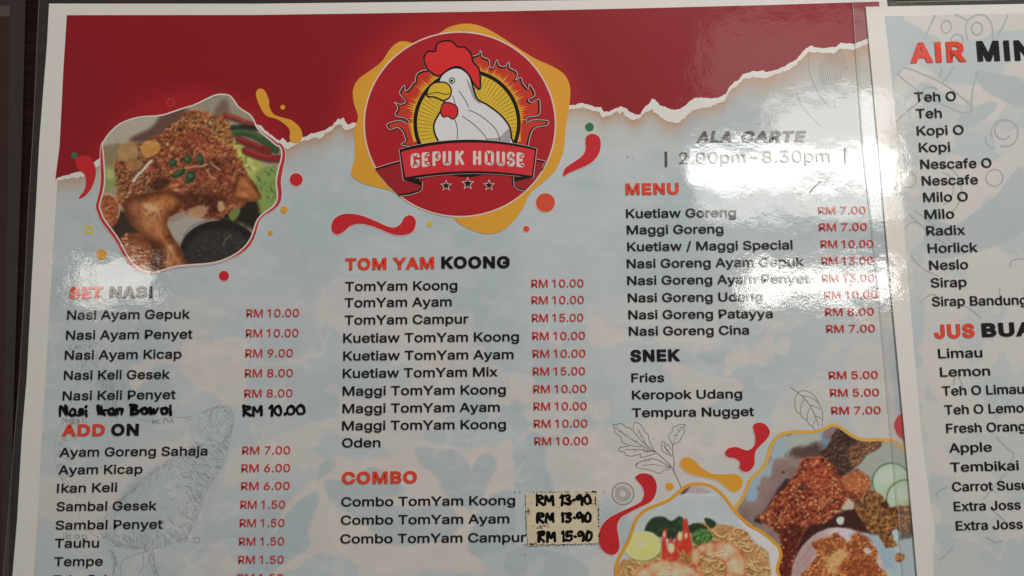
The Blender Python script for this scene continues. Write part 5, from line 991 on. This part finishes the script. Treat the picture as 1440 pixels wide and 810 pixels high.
doodle_ring(1398.5, 250, 11.8, 11.8, 2.0); doodle_ring(1278, 253, 10, 11, 2.0); doodle_ring(1326, 265, 15, 22, 1.9, a0=-90, a1=90); doodle_ring(1326, 268, 26, 34, 1.9, a0=-100, a1=80)
for q in (r31((780, 380), (880, 470), (1000, 560)), r31((820, 370), (920, 440), (1030, 550)), r31((770, 470), (800, 440), (850, 445), (900, 500)), r31((800, 620), (860, 690), (960, 740)), r31((1360, 690), (1370, 650), (1430, 640)), r32((1300, -10), (1300, 40)), r32((850, 80), (920, 30), (960, 60)), r32((1060, 110), (1110, 100), (1180, 150), (1190, 170)), r32((1040, 540), (1060, 480), (1100, 560)), r33((960, 380), (950, 340), (1010, 310)), r33((1040, 640), (1000, 690), (960, 722)), r33((1210, 380), (1290, 280), (1340, 230)), r33((1280, 30), (1340, 90), (1380, 130), (1340, 200)), r33((1250, 430), (1330, 500)), r33((1220, 590), (1280, 620), (1320, 610))): doodle(q, 2.0)
DK = dict(zf=z_drink)
def dhead(*parts, cap): lettering('section_heading', parts, drinks, 11, cap, bold=.042, mats=HM, space=1.12, **DK)
def drink(t, x0, y0, x1, y1): lettering('drink_name', [(t, x0, y0, x1, y1, 0)], drinks, 11, 13.3, bold=.012, mats=DM, sx=1.13, **DK)
dhead(('AIR', 1280.5, 88.5, 1359.5, 86.5, 0), ('MINUMAN', 1375.3, 86.2, None, -.02, 1), cap=28.6); dhead(('JUS', 1314.9, 476.2, 1371.5, 474.6, 0), ('BUAH', 1381.6, 474.2, 1479, 471.5, 1), cap=19.8)
for a in (('Teh O', 1286.8, 143, 1345, 141.6), ('Teh', 1288.8, 166.2, 1325, 165.4), ('Kopi O', 1290, 190.5, 1355.8, 188.8), ('Kopi', 1293, 214, 1337, 213), ('Nescafe O', 1295, 237.6, 1395, 235.4), ('Nescafe', 1297, 260.7, 1375.8, 258.9), ('Milo O', 1299, 284, 1361.8, 282.6), ('Milo', 1301, 308, 1342.5, 307), ('Radix', 1303.4, 331, 1358, 329.8), ('Horlick', 1305.4, 355.7, 1375.8, 354), ('Neslo', 1307.4, 379.5, 1362, 378.2), ('Sirap', 1309.6, 404.3, 1360, 403), ('Sirap Bandung', 1311.4, 430.6, None, -.018),
          ('Limau', 1320, 503.8, 1382, 502.2), ('Lemon', 1322.7, 529.8, 1392.9, 528), ('Teh O Limau', 1325.7, 556.4, None, -.026), ('Teh O Lemon', 1329, 583, None, -.028), ('Fresh Orange', 1331.4, 609, None, -.027), ('Apple', 1335.2, 636.6, 1395.4, 635), ('Tembikai', 1337.2, 663.7, 1433.5, 661), ('Carrot Susu', 1339.7, 691.2, None, -.026), ('Extra Joss', 1342.2, 718.8, None, -.026), ('Extra Joss Susu', 1345, 746, None, -.027)): drink(*a)

# ------------------------------------------------------------------ the dark sheet peeping in at the far left
dark = thing('laminated_sheet', 'narrow edge of a dark laminated sheet beside the food menu', 'sheet', None)
slab('paper_sheet', [(14, 8), (12, 203), (7, 500), (2, 812), (0, 900), (-420, 900), (-400, 8)], ink('dark_maroon_ink', (46, 32, 31), 0.5, .25, scale=60, coat=.4), dark, z_dark, 0, 0.0004)  # very dark maroon over the whole sheet
s = Shape(); s.poly([(14, 8), (13.4, 23), (-60, 23), (-60, 8)]); s.build('pale_margin', ink('grey_margin', (66, 60, 56), .5, .1, coat=.4), dark, 1, z_dark)
pq = [(14, 8), (12, 203), (7, 500), (2, 812), (0, 900)]; eq = [(36, -3), (31, 203), (21, 500), (12, 812), (8, 900)]
s = Shape(); s.add(pq + eq, [(i, i + 1, i + 6, i + 5) for i in range(4)]); s.poly([(36, -3), (14, 8), (-400, 8), (-410, -3)]); s.build('laminate_border', ink('dark_film', (46, 41, 38), .5, .15, coat=.5), dark, 0.5, z_dark)  # film border given an opaque dark colour
